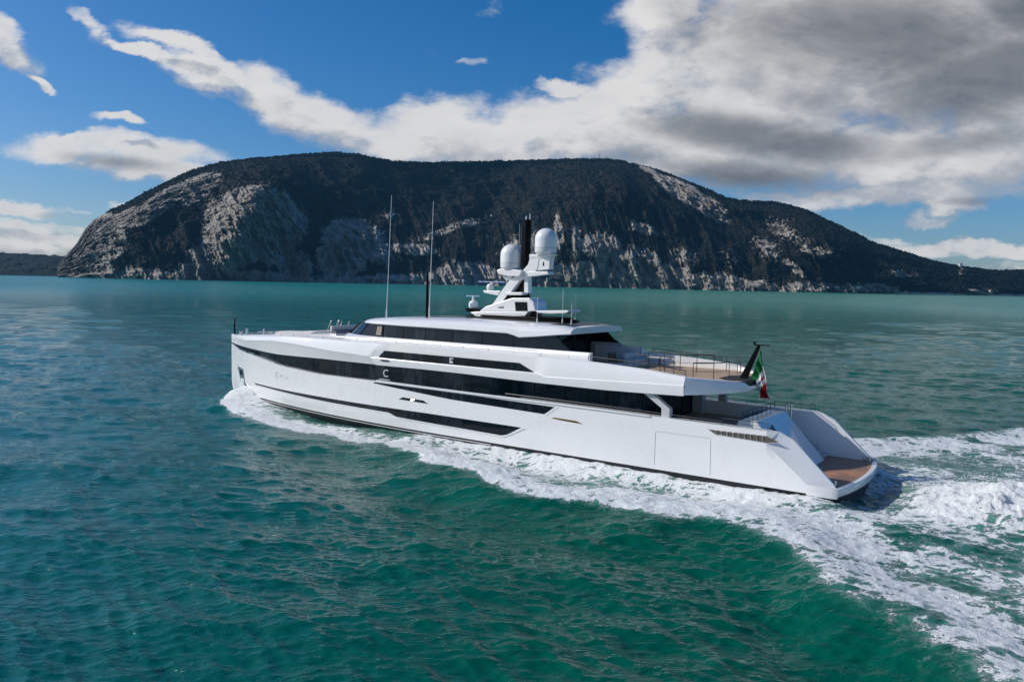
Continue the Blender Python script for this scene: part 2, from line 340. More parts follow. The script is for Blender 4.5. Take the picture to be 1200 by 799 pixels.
def wake(lx, ly):
    """height and foam of the wake in the boat frame"""
    ya = np.abs(ly)
    ex = np.array([e[0] for e in EDGE]); ev = np.array([e[1] for e in EDGE])
    wob = (fbm(lx*0.35, ly*0.1+50, 0, 3, 5)-.5)*2.2*np.clip((50-lx)/12, 0, 1)
    E = np.interp(lx, ex, ev)+wob
    star = (ly < 0)*np.clip((8-lx)/8, 0, 1); E = E*(1+.42*star)
    hb = np.where((lx > 0), np.where(lx < 53.6, beam(lx, 0), 0), 4.3)
    q = (ya-hb)/np.maximum(E-hb, .3)
    d = ya-E                                             # metres outside the edge
    inside = 1/(1+np.exp(d/(0.16+.30*np.clip((4-lx)/8, 0, 1))))
    fade = np.clip((53.9-lx)/1.2, 0, 1)*np.clip((lx+95)/60, 0, 1)
    n = fbm(lx*.45, ly*.9, 0, 4, 11); n_s = fbm(lx*.16, ly*.30, 0, 3, 21)
    band = np.exp(-((d+1.6)/1.9)**2)                       # bright outer edge
    fwd = np.clip((lx-25)/3.0, 0, 1)
    # forward: a curling sheet thrown by the bow, dark water hugging the hull
    f_fwd = 0.52+0.75*np.exp(-((q-.72)/.30)**2)*np.clip((lx-24)/8, .55, 1) - 0.35*np.exp(-(q/.18)**2)*np.clip((44-lx)/6, 0, 1) + .5*np.clip((lx-43)/6, 0, 1)
    f_aft = 0.74+(.30-.30*np.clip((6-lx)/8, 0, 1))*band+.26*np.exp(-((d+4.5)/2.6)**2)*np.clip((10-lx)/8, 0, 1)+0.16*np.exp(-((ya-hb)/1.2)**2)*(lx > -1)
    f_aft = f_aft-0.16*np.clip((1.5-np.abs(q-.32)*5), 0, 1)
    f_aft = f_aft-0.0*lx
    foam = fwd*f_fwd+(1-fwd)*f_aft
    hol = fbm(lx*.55+9, ly*.8, 0, 4, 71, .6); foam = foam+(n-.5)*.6+(n_s-.5)*.45-star*.12-np.clip((hol-.57)*4.0, 0, .5)*np.clip((7-lx)/8, .15, 1)
    far = np.clip((-lx-1)/14, 0, 1)
    foam = foam-far*.06
    foam = foam*inside
    # straggling foam and flecks just outside
    foam = np.maximum(foam, (.24+.5*(n-.5))*np.exp(-np.maximum(d, 0)/1.1)*np.clip((6-lx)/8, 0, 1))
    # foam behind the stern on both sides of the churned core
    core = np.exp(-(ya/4.6)**4)*np.clip((-lx-1.6)/2.2, 0, 1)
    foam = np.maximum(foam, core*(1.25+.5*(n-.5)))
    calm = np.exp(-((ya-7.0)/1.6)**2)*np.clip((-lx)/5, 0, 1)
    foam = foam-calm*.06
    foam = np.where((lx < 0) & (lx > -2.6) & (ya < 4.4), foam*0+.25+.5*n, foam)
    # height
    lobe = np.where(d < -.9, np.exp(-((d+.9)/3.0)**2), np.exp(-((d+.9)/2.6)**2))
    A = np.interp(lx, [-90, -30, -6, 4, 12, 20, 26, 28, 36, 46, 50, 54], [.1, .35, .58, .55, .60, .55, .42, .16, .22, .5, .8, 0])
    A = A*(1-.5*star)
    z = A*lobe - .28*np.exp(-((d-4.2)/2.4)**2)*np.clip((30-lx)/8, 0, 1)*np.clip((lx+60)/40, 0, 1)
    z = z+.50*np.exp(-((lx-49.6)/2.6)**2)*np.exp(-np.maximum(ya-hb, 0)/1.1)
    z = z-.18*np.exp(-((ya-hb-2.2)/1.2)**2)*np.clip((lx-2)/4, 0, 1)*np.clip((42-lx)/4, 0, 1)+.38*np.exp(-(np.maximum(ya-hb, 0)/1.3)**2)*np.clip((30-lx)/12, 0, 1)*np.clip((lx+1)/2, 0, 1)
    z = z+inside*fade*np.clip(foam, 0, 1)*(fbm(lx*2.4, ly*2.4, 0, 4, 31, .6)-.5)*.17
    st = np.exp(-(ya/4.4)**4)
    z = z-.38*st*np.exp(-((lx+.9)/1.7)**2)
    roost = np.exp(-((lx+7.5)/4.4)**2)*np.exp(-(ya/4.0)**4)
    rn = fbm(lx*1.1, ly*1.1, 0, 6, 41, .64)
    z = z+roost*(1.10+.75*(rn-.5)+.35*(fbm(lx*3.1, ly*3.1, 0, 3, 43)-.5))+.35*core*(rn-.5)*np.clip((lx+60)/40, 0, 1)
    foam = np.maximum(foam, roost*1.5)
    foam = foam*fade
    return z*np.clip((54.5-lx)/2, 0, 1), np.clip(foam, 0, 1.3)
def build_water():
    fine = np.arange(-.66, .6601, .0017)
    left = -.70-np.cumsum(np.geomspace(.003, .12, 60)); left = left[left > -math.pi+.03]
    ang = np.concatenate([[-math.pi], left[::-1], fine, -left, [math.pi]])
    rs = [2.0]
    while rs[-1] < 6100:
        r = rs[-1]; d = min(max(r*r/10080*.8, .07), .26) if r < 120 else max(.27, r*.0125*min(1, r/600+.18))
        if r < 16: d = .6
        rs.append(r+d)
    rs = np.array(rs); Rg, Ag = np.meshgrid(rs, ang, indexing='ij')
    x = Rg*np.sin(Ag); y = Rg*np.cos(Ag); x0, y0 = x.copy(), y.copy()
    dr = np.gradient(rs)[:, None]*np.ones_like(Ag); da = np.gradient(ang)[None, :]*Rg; res = np.maximum(dr, da)
    rng = np.random.RandomState(7); z = np.zeros_like(x); dx = np.zeros_like(x); dy = np.zeros_like(x)
    lx = (x-BO[0])*BE[0]+(y-BO[1])*BE[1]; ly = (x-BO[0])*BP[0]+(y-BO[1])*BP[1]
    wz, fo = wake(lx, ly)
    damp = 1-.55*np.clip(fo, 0, 1)
    for i in range(150):
        lam = 0.42*(15/0.42)**(rng.rand()**1.1); k = 2*math.pi/lam
        th = math.radians(250)+rng.randn()*.50
        a = .0056*lam**(.78 if lam > 1.5 else .95)*(0.58 if lam > 3 else (.8 if lam > 1.5 else 1.0))*(.6+.8*rng.rand()); ph = rng.rand()*6.283
        att = np.clip((lam/res-3.0)/3.0, 0, 1)
        arg = k*(x0*math.cos(th)+y0*math.sin(th))+ph+.8*np.sin(.03*x0+i)+.8*np.sin(.027*y0+2*i)
        z += a*att*np.cos(arg); dx -= .9*a*att*math.cos(th)*np.sin(arg); dy -= .9*a*att*math.sin(th)*np.sin(arg)
    patch = .65+.7*fbm(x0*.018, y0*.018, 0, 3, 77)
    z = z*patch*damp+wz; x = x+dx*damp*patch; y = y+dy*damp*patch
    hull = (lx > .2) & (lx < 53) & (np.abs(ly) < beam(lx, 0)-.25)
    z = np.where(hull, np.minimum(z, .0), z)
    V = np.stack([x, y, z], -1).reshape(-1, 3)
    F = grid_faces(len(rs), len(ang))[:, ::-1]
    o = mesh_np('sea', V, F, water_material(), attrs={'foam': fo, 'range': Rg})
    tag(o, 'rippled teal green sea with the white foaming wake of the yacht', 'sea', kind='structure')
    return o
build_water()

# ------------------------------------------------------------------ mountain and hills
def land_material(name, forest=(0.009, 0.013, 0.010), brown=(0.036, 0.028, 0.019), rock=(0.64, 0.59, 0.53)):
    m = bpy.data.materials.new(name); m.use_nodes = True; g = NT(m.node_tree); b = g.n['Principled BSDF']
    tc = g.new('ShaderNodeTexCoord'); P = tc.outputs['Object']
    rk = g.new('ShaderNodeAttribute', attribute_name='rock').outputs['Fac']
    sd = g.new('ShaderNodeAttribute', attribute_name='sand').outputs['Fac']
    gr = g.new('ShaderNodeAttribute', attribute_name='grass').outputs['Fac']
    n = g.noise(P, 0.012, 8, 0.62); nf = g.noise(P, 0.09, 5, 0.65); stv = g.noise(g.mapping(P, rot=(0, 0.35, 0), scale=(1.3, 1, .9)), 0.028, 10, 0.72, .7)
    fo = g.mix(g.smooth(n, 0.38, 0.66), forest, brown)
    fo = g.mix(g.smooth(nf, 0.35, 0.7), g.mix(0.55, fo, (0.006, 0.010, 0.009, 1)), fo)
    fo = g.mix(gr, fo, (0.085, 0.10, 0.035, 1))
    rc = g.mix(g.smooth(stv, 0.3, 0.72), tuple(c*.45 for c in rock), tuple(min(1, c*1.3) for c in rock))
    rc = g.mix(g.smooth(nf, 0.5, 0.75, 0, .5), rc, (0.05, 0.05, 0.035, 1))
    crk = g.noise(g.mapping(P, rot=(0.2, 0.5, 0), scale=(1.6, 1, .8)), 0.055, 7, 0.75, 1.2)
    rc = g.mix(g.smooth(g.math('ABSOLUTE', g.math('SUBTRACT', crk, 0.5)), 0.0, 0.03, .6, 0.0), rc, (0.06, 0.055, 0.05, 1))
    edge = g.math('ADD', g.math('MULTIPLY', g.math('SUBTRACT', stv, 0.5), 1.25), g.math('MULTIPLY', g.math('SUBTRACT', nf, 0.5), .7))
    rf = g.smooth(g.math('ADD', rk, edge), 0.28, 0.42)
    c = g.mix(rf, fo, rc)
    c = g.mix(g.smooth(g.math('ADD', sd, g.math('MULTIPLY', g.math('SUBTRACT', nf, 0.5), .6)), .33, .5), c, (0.56, 0.52, 0.46, 1))
    g.l.new(c, b.inputs['Base Color']); b.inputs['Roughness'].default_value = 0.95; b.inputs['Specular IOR Level'].default_value = 0.15
    bp = g.new('ShaderNodeBump'); bp.inputs['Strength'].default_value = 1.0; bp.inputs['Distance'].default_value = 1.0
    hh = g.math('ADD', g.math('MULTIPLY', stv, g.math('MULTIPLY', rf, 30.0)), g.math('MULTIPLY', nf, 10.0))
    g.l.new(hh, bp.inputs['Height']); g.l.new(bp.outputs[0], b.inputs['Normal'])
    return m
SKYLINE = [(-0.5834, -0.0005), (-0.5604, 0.0054), (-0.5467, 0.0191), (-0.5382, 0.0286), (-0.5308, 0.0349), (-0.5202, 0.0516), (-0.5097, 0.0621), (-0.4888, 0.0738), (-0.468, 0.0824), (-0.4524, 0.0919), (-0.4161, 0.1121), (-0.3933, 0.1247), (-0.3799, 0.1291), (-0.3541, 0.1387), (-0.3129, 0.1446), (-0.2615, 0.1517), (-0.2307, 0.1554), (-0.2101, 0.1558), (-0.1895, 0.1542), (-0.1689, 0.1495), (-0.1483, 0.1458), (-0.1072, 0.1451), (-0.0558, 0.1477), (-0.0044, 0.1507), (0.0367, 0.1536), (0.0777, 0.1559), (0.1106, 0.156), (0.1292, 0.1534), (0.1448, 0.1486), (0.1603, 0.1448), (0.1811, 0.1381), (0.2229, 0.1206), (0.2386, 0.1138), (0.2544, 0.1059), (0.27, 0.1032), (0.2855, 0.1014), (0.3113, 0.1009), (0.3269, 0.0982), (0.3531, 0.0905), (0.39, 0.0738), (0.4111, 0.065), (0.4323, 0.0551), (0.4586, 0.0474), (0.4743, 0.0436), (0.4954, 0.0378), (0.5164, 0.0331), (0.5478, 0.0285), (0.5686, 0.0269), (0.5894, 0.0252), (0.6205, 0.0269), (0.7243, 0.0248), (0.9313, 0.031), (1.0358, 0.0228), (1.1406, 0.0124), (1.2453, 0.0041)]
ROCKS = [(-0.3852, 0.1076, 0.031, 0.0143, 0.508, 1.2), (-0.4318, 0.0862, 0.0455, 0.0113, 0.631, 1.1), (-0.4682, 0.0701, 0.031, 0.0103, 0.369, 1.0), (-0.5079, 0.0457, 0.0352, 0.035, 1.067, 1.35), (-0.5228, 0.0175, 0.0332, 0.031, 1.067, 1.35), (-0.4949, 0.0109, 0.0145, 0.0228, -0.155, 1.1), (-0.4586, 0.0054, 0.0312, 0.0093, 0.02, 0.7), (-0.3131, 0.066, 0.0579, 0.037, 0.02, 1.3), (-0.3442, 0.0386, 0.0622, 0.0268, 0.456, 1.15), (-0.2924, 0.0479, 0.029, 0.0309, -0.329, 1.0), (-0.3859, 0.013, 0.0467, 0.0145, 0.544, 0.9), (-0.2665, 0.0195, 0.0228, 0.0207, -0.678, 1.0), (-0.2769, 0.079, 0.0207, 0.0092, 0.02, 0.7), (-0.3236, 0.006, 0.0623, 0.0083, 0.02, 0.7), (-0.3647, 0.0875, 0.0207, 0.0143, 0.02, 0.4), (-0.194, 0.0519, 0.0373, 0.0267, -0.155, 1.3), (-0.2094, 0.0289, 0.0311, 0.0248, 0.02, 1.1), (-0.168, 0.0401, 0.0269, 0.0185, -0.504, 0.8), (-0.1214, 0.0431, 0.0311, 0.0093, -0.067, 0.75), (-0.1529, 0.0866, 0.0227, 0.0072, 0.02, 0.42), (-0.0752, 0.0707, 0.062, 0.0062, 0.369, 0.55), (-0.0598, 0.0751, 0.0227, 0.0051, 0.194, 0.6), (-0.0588, 0.0164, 0.0394, 0.0134, 0.02, 0.95), (-0.0276, 0.0119, 0.0311, 0.0093, 0.02, 0.8), (-0.0899, 0.0086, 0.0415, 0.0072, 0.02, 0.8), (-0.1781, 0.0037, 0.0623, 0.0062, 0.02, 0.9), (0.0187, 0.0335, 0.0352, 0.0351, 0.02, 0.75), (0.0542, 0.063, 0.0062, 0.0226, 0.107, 0.85), (0.0762, 0.0552, 0.0062, 0.0267, 0.02, 0.8), (0.1064, 0.0476, 0.029, 0.0185, -0.155, 0.85), (0.1486, 0.0237, 0.0311, 0.0248, 0.02, 1.15), (0.18, 0.016, 0.0457, 0.0166, 0.02, 0.8), (0.0917, 0.0163, 0.0571, 0.0165, 0.02, 0.8), (0.2268, 0.0118, 0.0623, 0.0104, 0.02, 0.75), (0.2789, 0.0077, 0.0415, 0.0083, -0.329, 0.8), (0.1575, 0.0692, 0.0248, 0.0082, -0.242, 0.6), (0.2052, 0.0372, 0.0311, 0.0186, 0.02, 0.45), (0.1604, 0.1408, 0.0206, 0.0051, -0.417, 0.7), (0.2024, 0.1172, 0.033, 0.0122, -0.469, 1.0), (0.236, 0.0994, 0.0289, 0.0112, -0.504, 1.0), (0.1815, 0.1269, 0.0227, 0.0071, -0.469, 0.8), (0.3227, 0.0755, 0.0351, 0.0174, -0.416, 0.4), (0.3546, 0.0556, 0.031, 0.0144, -0.329, 0.38), (0.3082, 0.0516, 0.0331, 0.0144, -0.678, 0.42), (0.3403, 0.0296, 0.0187, 0.0052, -0.678, 0.8), (0.3705, 0.0487, 0.0269, 0.0082, 0.02, 0.5), (0.2621, 0.0383, 0.0207, 0.0206, 0.02, 0.35), (0.4754, 0.024, 0.0311, 0.0062, 0.02, 0.5), (0.5457, 0.0275, 0.0052, 0.0062, 0.02, 1.0), (0.5699, 0.0052, 0.027, 0.0041, 0.02, 0.7), (-0.3848, 0.1685, 0.0205, 0.0061, 0.02, 0)]
FARHILL = [(-1.5602, 0.0021), (-1.1433, 0.0227), (-0.8318, 0.0269), (-0.6866, 0.0256), (-0.6243, 0.0269), (-0.5932, 0.0265), (-0.5621, 0.025), (-0.5466, 0.0243), (-0.5259, 0.0226), (-0.4896, 0.0172), (-0.4482, 0.0056)]
LANDV = {}
BUTTRESS = [(-0.468, 0.05, 120), (-0.329, 0.055, 210), (-0.137, 0.11, -260), (-0.044, 0.05, -80), (0.1, 0.06, 150), (0.286, 0.06, -140), (0.369, 0.05, 90)]
def ell(u, v, blobs):
    t = np.zeros_like(u)
    for (cu, cv, ru, rv, an, wt) in blobs:
        a, b_ = u-cu, v-cv; ca, sa = math.cos(an), math.sin(an)
        p = (a*ca+b_*sa)/ru; q = (-a*sa+b_*ca)/rv
        t = np.maximum(t, wt*np.clip(1.35-np.sqrt(p*p+q*q), 0, 1))
    return t
def build_mountain():
    us = np.concatenate([np.linspace(-.555, .62, 2100), np.linspace(.621, 1.05, 250)]); su = np.array([s[0] for s in SKYLINE]); sv = np.array([s[1] for s in SKYLINE])
    v_top = np.interp(us, su, sv)
    k = np.array([1, 2, 3, 2, 1])/9.0; v_top = np.convolve(np.pad(v_top, 2, 'edge'), k, 'valid')
    ss = np.concatenate([np.linspace(-.06, 1, 400), 1+np.linspace(.03, 1.2, 26)])
    S, Uu = np.meshgrid(ss, us, indexing='ij'); VT = v_top[None, :]*np.ones_like(S)
    R0 = 2900-240*np.exp(-((Uu+.42)/.10)**2)+120*np.sin(Uu*9+1)+260*np.clip((Uu-.35)/.4, 0, 1)
    H = VT*(R0+900)
    W = 150+1.30*H
    s1 = np.clip(S, 0, 1)
    spur = fbm(Uu*7.5, s1*1.1, 0, 3, 3, .5, True)
    gul = fbm(Uu*30+s1*2.2, s1*3.2, 0, 6, 9, .57, True)
    Y = R0+W*S
    dsp = (spur-.55)*230*np.sin(np.clip(S, 0, 1)*math.pi)**.8*np.clip(H/300, .12, 1)
    for cu_, w_, a_ in BUTTRESS: dsp += a_*np.exp(-((Uu-cu_-.03*s1)/w_)**2)*np.sin(s1*math.pi)**.9
    dsp += (gul-.5)*250*(np.clip(1.0-S, 0, 1)**.6)*np.clip(S*5+.25, 0, 1)*np.clip(H/300, .12, 1)
    Z = (H+0)*(0.42*(1-np.exp(-s1*4.2))/(1-math.exp(-4.2))+.58*s1**1.12)
    vs = Z/np.maximum(Y, 1)
    rock = ell(Uu, vs, ROCKS)
    rock = np.maximum(rock, (.35+1.1*fbm(Uu*34, s1*4, 0, 3, 93))*np.clip(1.15-Z/42.0, 0, 1)*(Uu < .47))
    steep = fbm(Uu*60, s1*8, 0, 4, 19, .6)
    cliff = np.clip(rock, 0, 1)
    stri = fbm(Uu*80+s1*13, s1*17, 0, 5, 29, .62, True)
    dsp += (stri-.5)*130*cliff*(np.clip(1-S, 0, 1)**.4)
    dsp += (steep-.5)*26*np.clip((1-S)*3, 0, 1)
    crg = fbm(Uu*210+s1*30, s1*46, 0, 4, 37, .6, True); dsp += (crg-.5)*34*cliff*np.clip((1-S)*6, 0, 1)
    Z = Z+(fbm(Uu*160, s1*26, 0, 3, 51)-.5)*7*np.clip(S*8, 0, 1)*np.clip(H/80, .2, 1)
    Z = np.where(S > 1, H*(1-((S-1)/1.2)**1.3*1.05)-2, Z)
    Z = np.where(S < 0, S*220, Z)
    Y = Y-dsp
    # keep the measured skyline where the ridge stands
    Z = np.where(S >= .985, np.minimum(Z, VT*Y+4), Z)
    X = Uu*Y
    sand = np.clip(1.3-np.abs(Z-2.5)/5.5, 0, 1)*(np.clip((Uu-.455)/.02, 0, 1)*.5+.25+.5*fbm(Uu*40, Z*0, 0, 3, 91))
    gfield = ell(Uu, Z/Y, [(0.6052, 0.0224, 0.0332, 0.0031, 0.02, 1.3), (0.5698, 0.0062, 0.0166, 0.0031, 0.02, 1.0), (0.4248, -0.0019, 0.0312, 0.0031, 0.02, 0.5)])
    rock = rock-np.clip((.10-vs)*0, 0, 1)
    V = np.stack([X, Y, Z+CAM_H*s1*.0], -1).reshape(-1, 3)
    F = grid_faces(len(ss), len(us))
    o = mesh_np('mountain', V, F, land_material('mountain_land'), attrs={'rock': rock, 'sand': sand, 'grass': gfield})
    tag(o, 'long dark wooded mountain with pale limestone cliffs falling to the sea', 'mountain', kind='structure')
    LANDV['m'] = (X, Y, Z, S, rock)
build_mountain()
def build_hill(name, label, pts, R0, W, du, seed):
    us = np.linspace(pts[0][0], pts[-1][0], 420); vt = np.interp(us, [p[0] for p in pts], [p[1] for p in pts])
    ss = np.linspace(-.1, 2.0, 70); S, Uu = np.meshgrid(ss, us, indexing='ij'); s1 = np.clip(S, 0, 1)
    H = vt[None, :]*(R0+W)
    Y = R0+W*S-(fbm(Uu*22, s1*2, 0, 4, seed, .5, True)-.5)*W*.4*np.sin(s1*math.pi)
    Z = H*(s1**.8); Z = np.where(S > 1, H*(1-(S-1)*1.02), Z); Z = np.where(S < 0, S*90, Z)
    Z = Z+(fbm(Uu*140, s1*12, 0, 3, seed+3)-.5)*9*np.clip(S*6, 0, 1)*(S < 1.05)
    sand = np.clip(1-np.abs(Z-1.5)/3.0, 0, 1)
    V = np.stack([Uu*Y, Y, Z], -1).reshape(-1, 3)
    o = mesh_np(name, V, grid_faces(len(ss), len(us)), bpy.data.materials['mountain_land'], attrs={'rock': np.zeros_like(Z), 'sand': sand, 'grass': Z*0})
    tag(o, label, 'hill', kind='structure'); LANDV[name] = (Uu*Y, Y, Z, S, Z*0)
build_hill('far_hill', 'low dark wooded hill far away beyond the left foot of the mountain', FARHILL, 4200, 420, .01, 61)
def build_forest():
    rng = np.random.RandomState(3); leaf = mat('forest_leaves', (0.009, 0.013, 0.011), .9, var=.5, vscale=.03, spec=.1)
    Vs, Fs = [], []; off = 0
    ico = bmesh.new(); bmesh.ops.create_icosphere(ico, subdivisions=1, radius=1.0)
    iv = np.array([v.co[:] for v in ico.verts]); fi = np.array([[v.index for v in f.verts] for f in ico.faces]); ico.free()
    for key, n, smin in (('m', 26000, .02), ('far_hill', 1500, .05)):
        X, Y, Z, S, rock = [a for a in LANDV[key]]
        ok = np.argwhere((S > smin) & (S < 1.04) & (Z > 7) & (rock < .38))
        ridge = np.argwhere((S > .93) & (S < 1.02) & (rock < .5))
        pick = np.vstack([ok[rng.randint(len(ok), size=n)], ridge[rng.randint(len(ridge), size=n//5)]])
        pos = np.stack([X[tuple(pick.T)], Y[tuple(pick.T)], Z[tuple(pick.T)]], -1)+rng.randn(len(pick), 3)*np.array([2, 2, .2])
        sc = (2.0+2.2*rng.rand(len(pick)))[:, None, None]*np.array([1, 1, .85])
        if key == 'm': sc = sc*np.where(pos[:, 0] > 1450, 1.3, 1.0)[:, None, None]
        jit = 1+.28*rng.randn(len(pick), len(iv), 1)
        vv = pos[:, None, :]+iv[None]*jit*sc+np.array([0, 0, 1.2])
        ff = fi[None]+(np.arange(len(pick))*len(iv))[:, None, None]+off
        off += len(pick)*len(iv); Vs.append(vv.reshape(-1, 3)); Fs.append(ff.reshape(-1, 3))
    o = mesh_np('forest', np.vstack(Vs), np.vstack(Fs), leaf, smooth=False)
    tag(o, 'dark dense woodland covering the mountain slopes and the low hills', 'forest', kind='stuff')
build_forest()
HAZE = 3.0e-5
if HAZE:
    b_ = MB().box(-6800, 6800, -6300, 6400, -12, 700); hz = b_.build('haze', [], smooth=False)
    m = bpy.data.materials.new('haze_air'); m.use_nodes = True; g = NT(m.node_tree); g.n.clear()
    pv = g.new('ShaderNodeVolumePrincipled'); pv.inputs['Color'].default_value = (.13, .42, .70, 1); pv.inputs['Density'].default_value = HAZE; pv.inputs['Anisotropy'].default_value = 0.1
    ou = g.new('ShaderNodeOutputMaterial'); g.l.new(pv.outputs[0], ou.inputs['Volume']); hz.data.materials.append(m)
    tag(hz, 'thin bluish sea air between the yacht and the mountain', 'haze', kind='stuff')

# ------------------------------------------------------------------ yacht
WHITE = mat('white_paint', (0.79, 0.795, 0.79), .30, coat=1.0, var=.006, vscale=.5, bump=.0010, bscale=1.1)
GREY = mat('grey_paint', (0.50, 0.51, 0.52), .4)
DECKW = mat('deck_paint', (0.66, 0.65, 0.62), .6, var=.05)
GLASS = mat('dark_glass', (0.003, 0.006, 0.010), .04, coat=.0, bump=.0015, bscale=.9, spec=.32)
BLACK = mat('black_paint', (0.003, 0.0035, 0.004), .5, spec=.08)
RUBBER = mat('black_matt', (0.018, 0.018, 0.020), .75)
ANTIF = mat('antifouling', (0.008, 0.009, 0.012), .4)
STEEL = mat('polished_steel', (0.62, 0.60, 0.57), .18, metal=1.0)
DSTEEL = mat('dark_steel', (0.05, 0.055, 0.06), .35, metal=.6)
BRASS = mat('warm_inner_trim', (0.30, 0.17, 0.045), .3, metal=.5)
CUSH = mat('cushion_cloth', (0.62, 0.60, 0.58), .9, var=.05)
DCUSH = mat('grey_cushion_cloth', (0.16, 0.17, 0.185), .9)
BROWN = mat('brown_leather', (0.20, 0.10, 0.05), .6)
BLUE = mat('blue_paint', (0.03, 0.11, 0.32), .35)
LETTER = mat('letter_steel', (0.72, 0.76, 0.76), .3, metal=.35)
GLETTER = mat('letter_grey', (0.14, 0.14, 0.16), .5)
def vary_glass():
    g = NT(GLASS.node_tree); b = g.n['Principled BSDF']; tc = g.new('ShaderNodeTexCoord'); sx = g.new('ShaderNodeSeparateXYZ'); g.l.new(tc.outputs['Object'], sx.inputs[0])
    wn = g.new('ShaderNodeTexWhiteNoise', noise_dimensions='1D'); g.l.new(g.math('FLOOR', g.math('MULTIPLY', sx.outputs[0], .56)), wn.inputs['W'])
    n = g.noise(g.mapping(tc.outputs['Object'], scale=(2.2, 1, .5)), 1.3, 3, .6)
    k = g.math('MULTIPLY', g.smooth(wn.outputs['Value'], .35, 1.0), g.smooth(n, .35, .65))
    g.l.new(g.mix(k, (0.002, 0.005, 0.008, 1), (0.018, 0.026, 0.034, 1)), b.inputs['Base Color'])
vary_glass()
def teak(name, base, wet):
    m = bpy.data.materials.new(name); m.use_nodes = True; g = NT(m.node_tree); b = g.n['Principled BSDF']
    tc = g.new('ShaderNodeTexCoord'); P = tc.outputs['Object']; sx = g.new('ShaderNodeSeparateXYZ'); g.l.new(P, sx.inputs[0])
    fr = g.math('FRACT', g.math('MULTIPLY', sx.outputs[1], 11.0)); seam = g.smooth(fr, .04, .10)
    n = g.noise(g.mapping(P, scale=(1, 9, 1)), 1.2, 6, .65); n2 = g.noise(P, .9, 5, .6, .8)
    c = g.mix(g.smooth(n, .3, .7), tuple(x*.72 for x in base), tuple(x*1.2 for x in base))
    c = g.mix(g.smooth(n2, .50, .58, 0, wet), c, tuple(x*.38 for x in base))
    g.l.new(g.mix(seam, tuple(x*.25 for x in base), c), b.inputs['Base Color'])
    g.l.new(g.smooth(n2, .50, .58, .65, .65-.45*wet), b.inputs['Roughness'])
    return m
TEAK = teak('teak_deck', (0.46, 0.33, 0.21), 0.0); TEAKW = teak('wet_teak', (0.42, 0.22, 0.125), .55)

Y = empty('motor_yacht', (BO[0], BO[1], 0), PSI)
tag(Y, 'long white motor yacht with black glass bands under way, bow to the left', 'yacht')
glasstop = lerp_table([(53.6,4.72),(51,4.60),(47.5,4.50),(43.8,4.45),(37.4,4.60),(31,4.64),(26.5,4.68),(23,4.66),(17,4.57),(13,4.56),(10.9,4.6),(7.3,4.70)])
bandbot = lerp_table([(53.6,4.60),(51.3,4.28),(47.7,4.03),(42.6,3.60),(37.5,3.44),(31.4,3.42),(3,3.36)])
cap = lerp_table([(53.6,4.60),(51.3,4.28),(47.7,4.03),(42.6,3.60),(37.5,3.44),(31.4,3.50),(19,3.50),(13,3.45),(8,3.38),(3.5,3.33)])
rail = lerp_table([(53.6,5.42),(51.2,5.50),(42.3,6.0),(35.2,6.12),(29.6,6.2),(23,6.2),(18,6.12),(13.8,6.07),(10.6,5.91),(8.1,5.68),(5.0,5.5)])
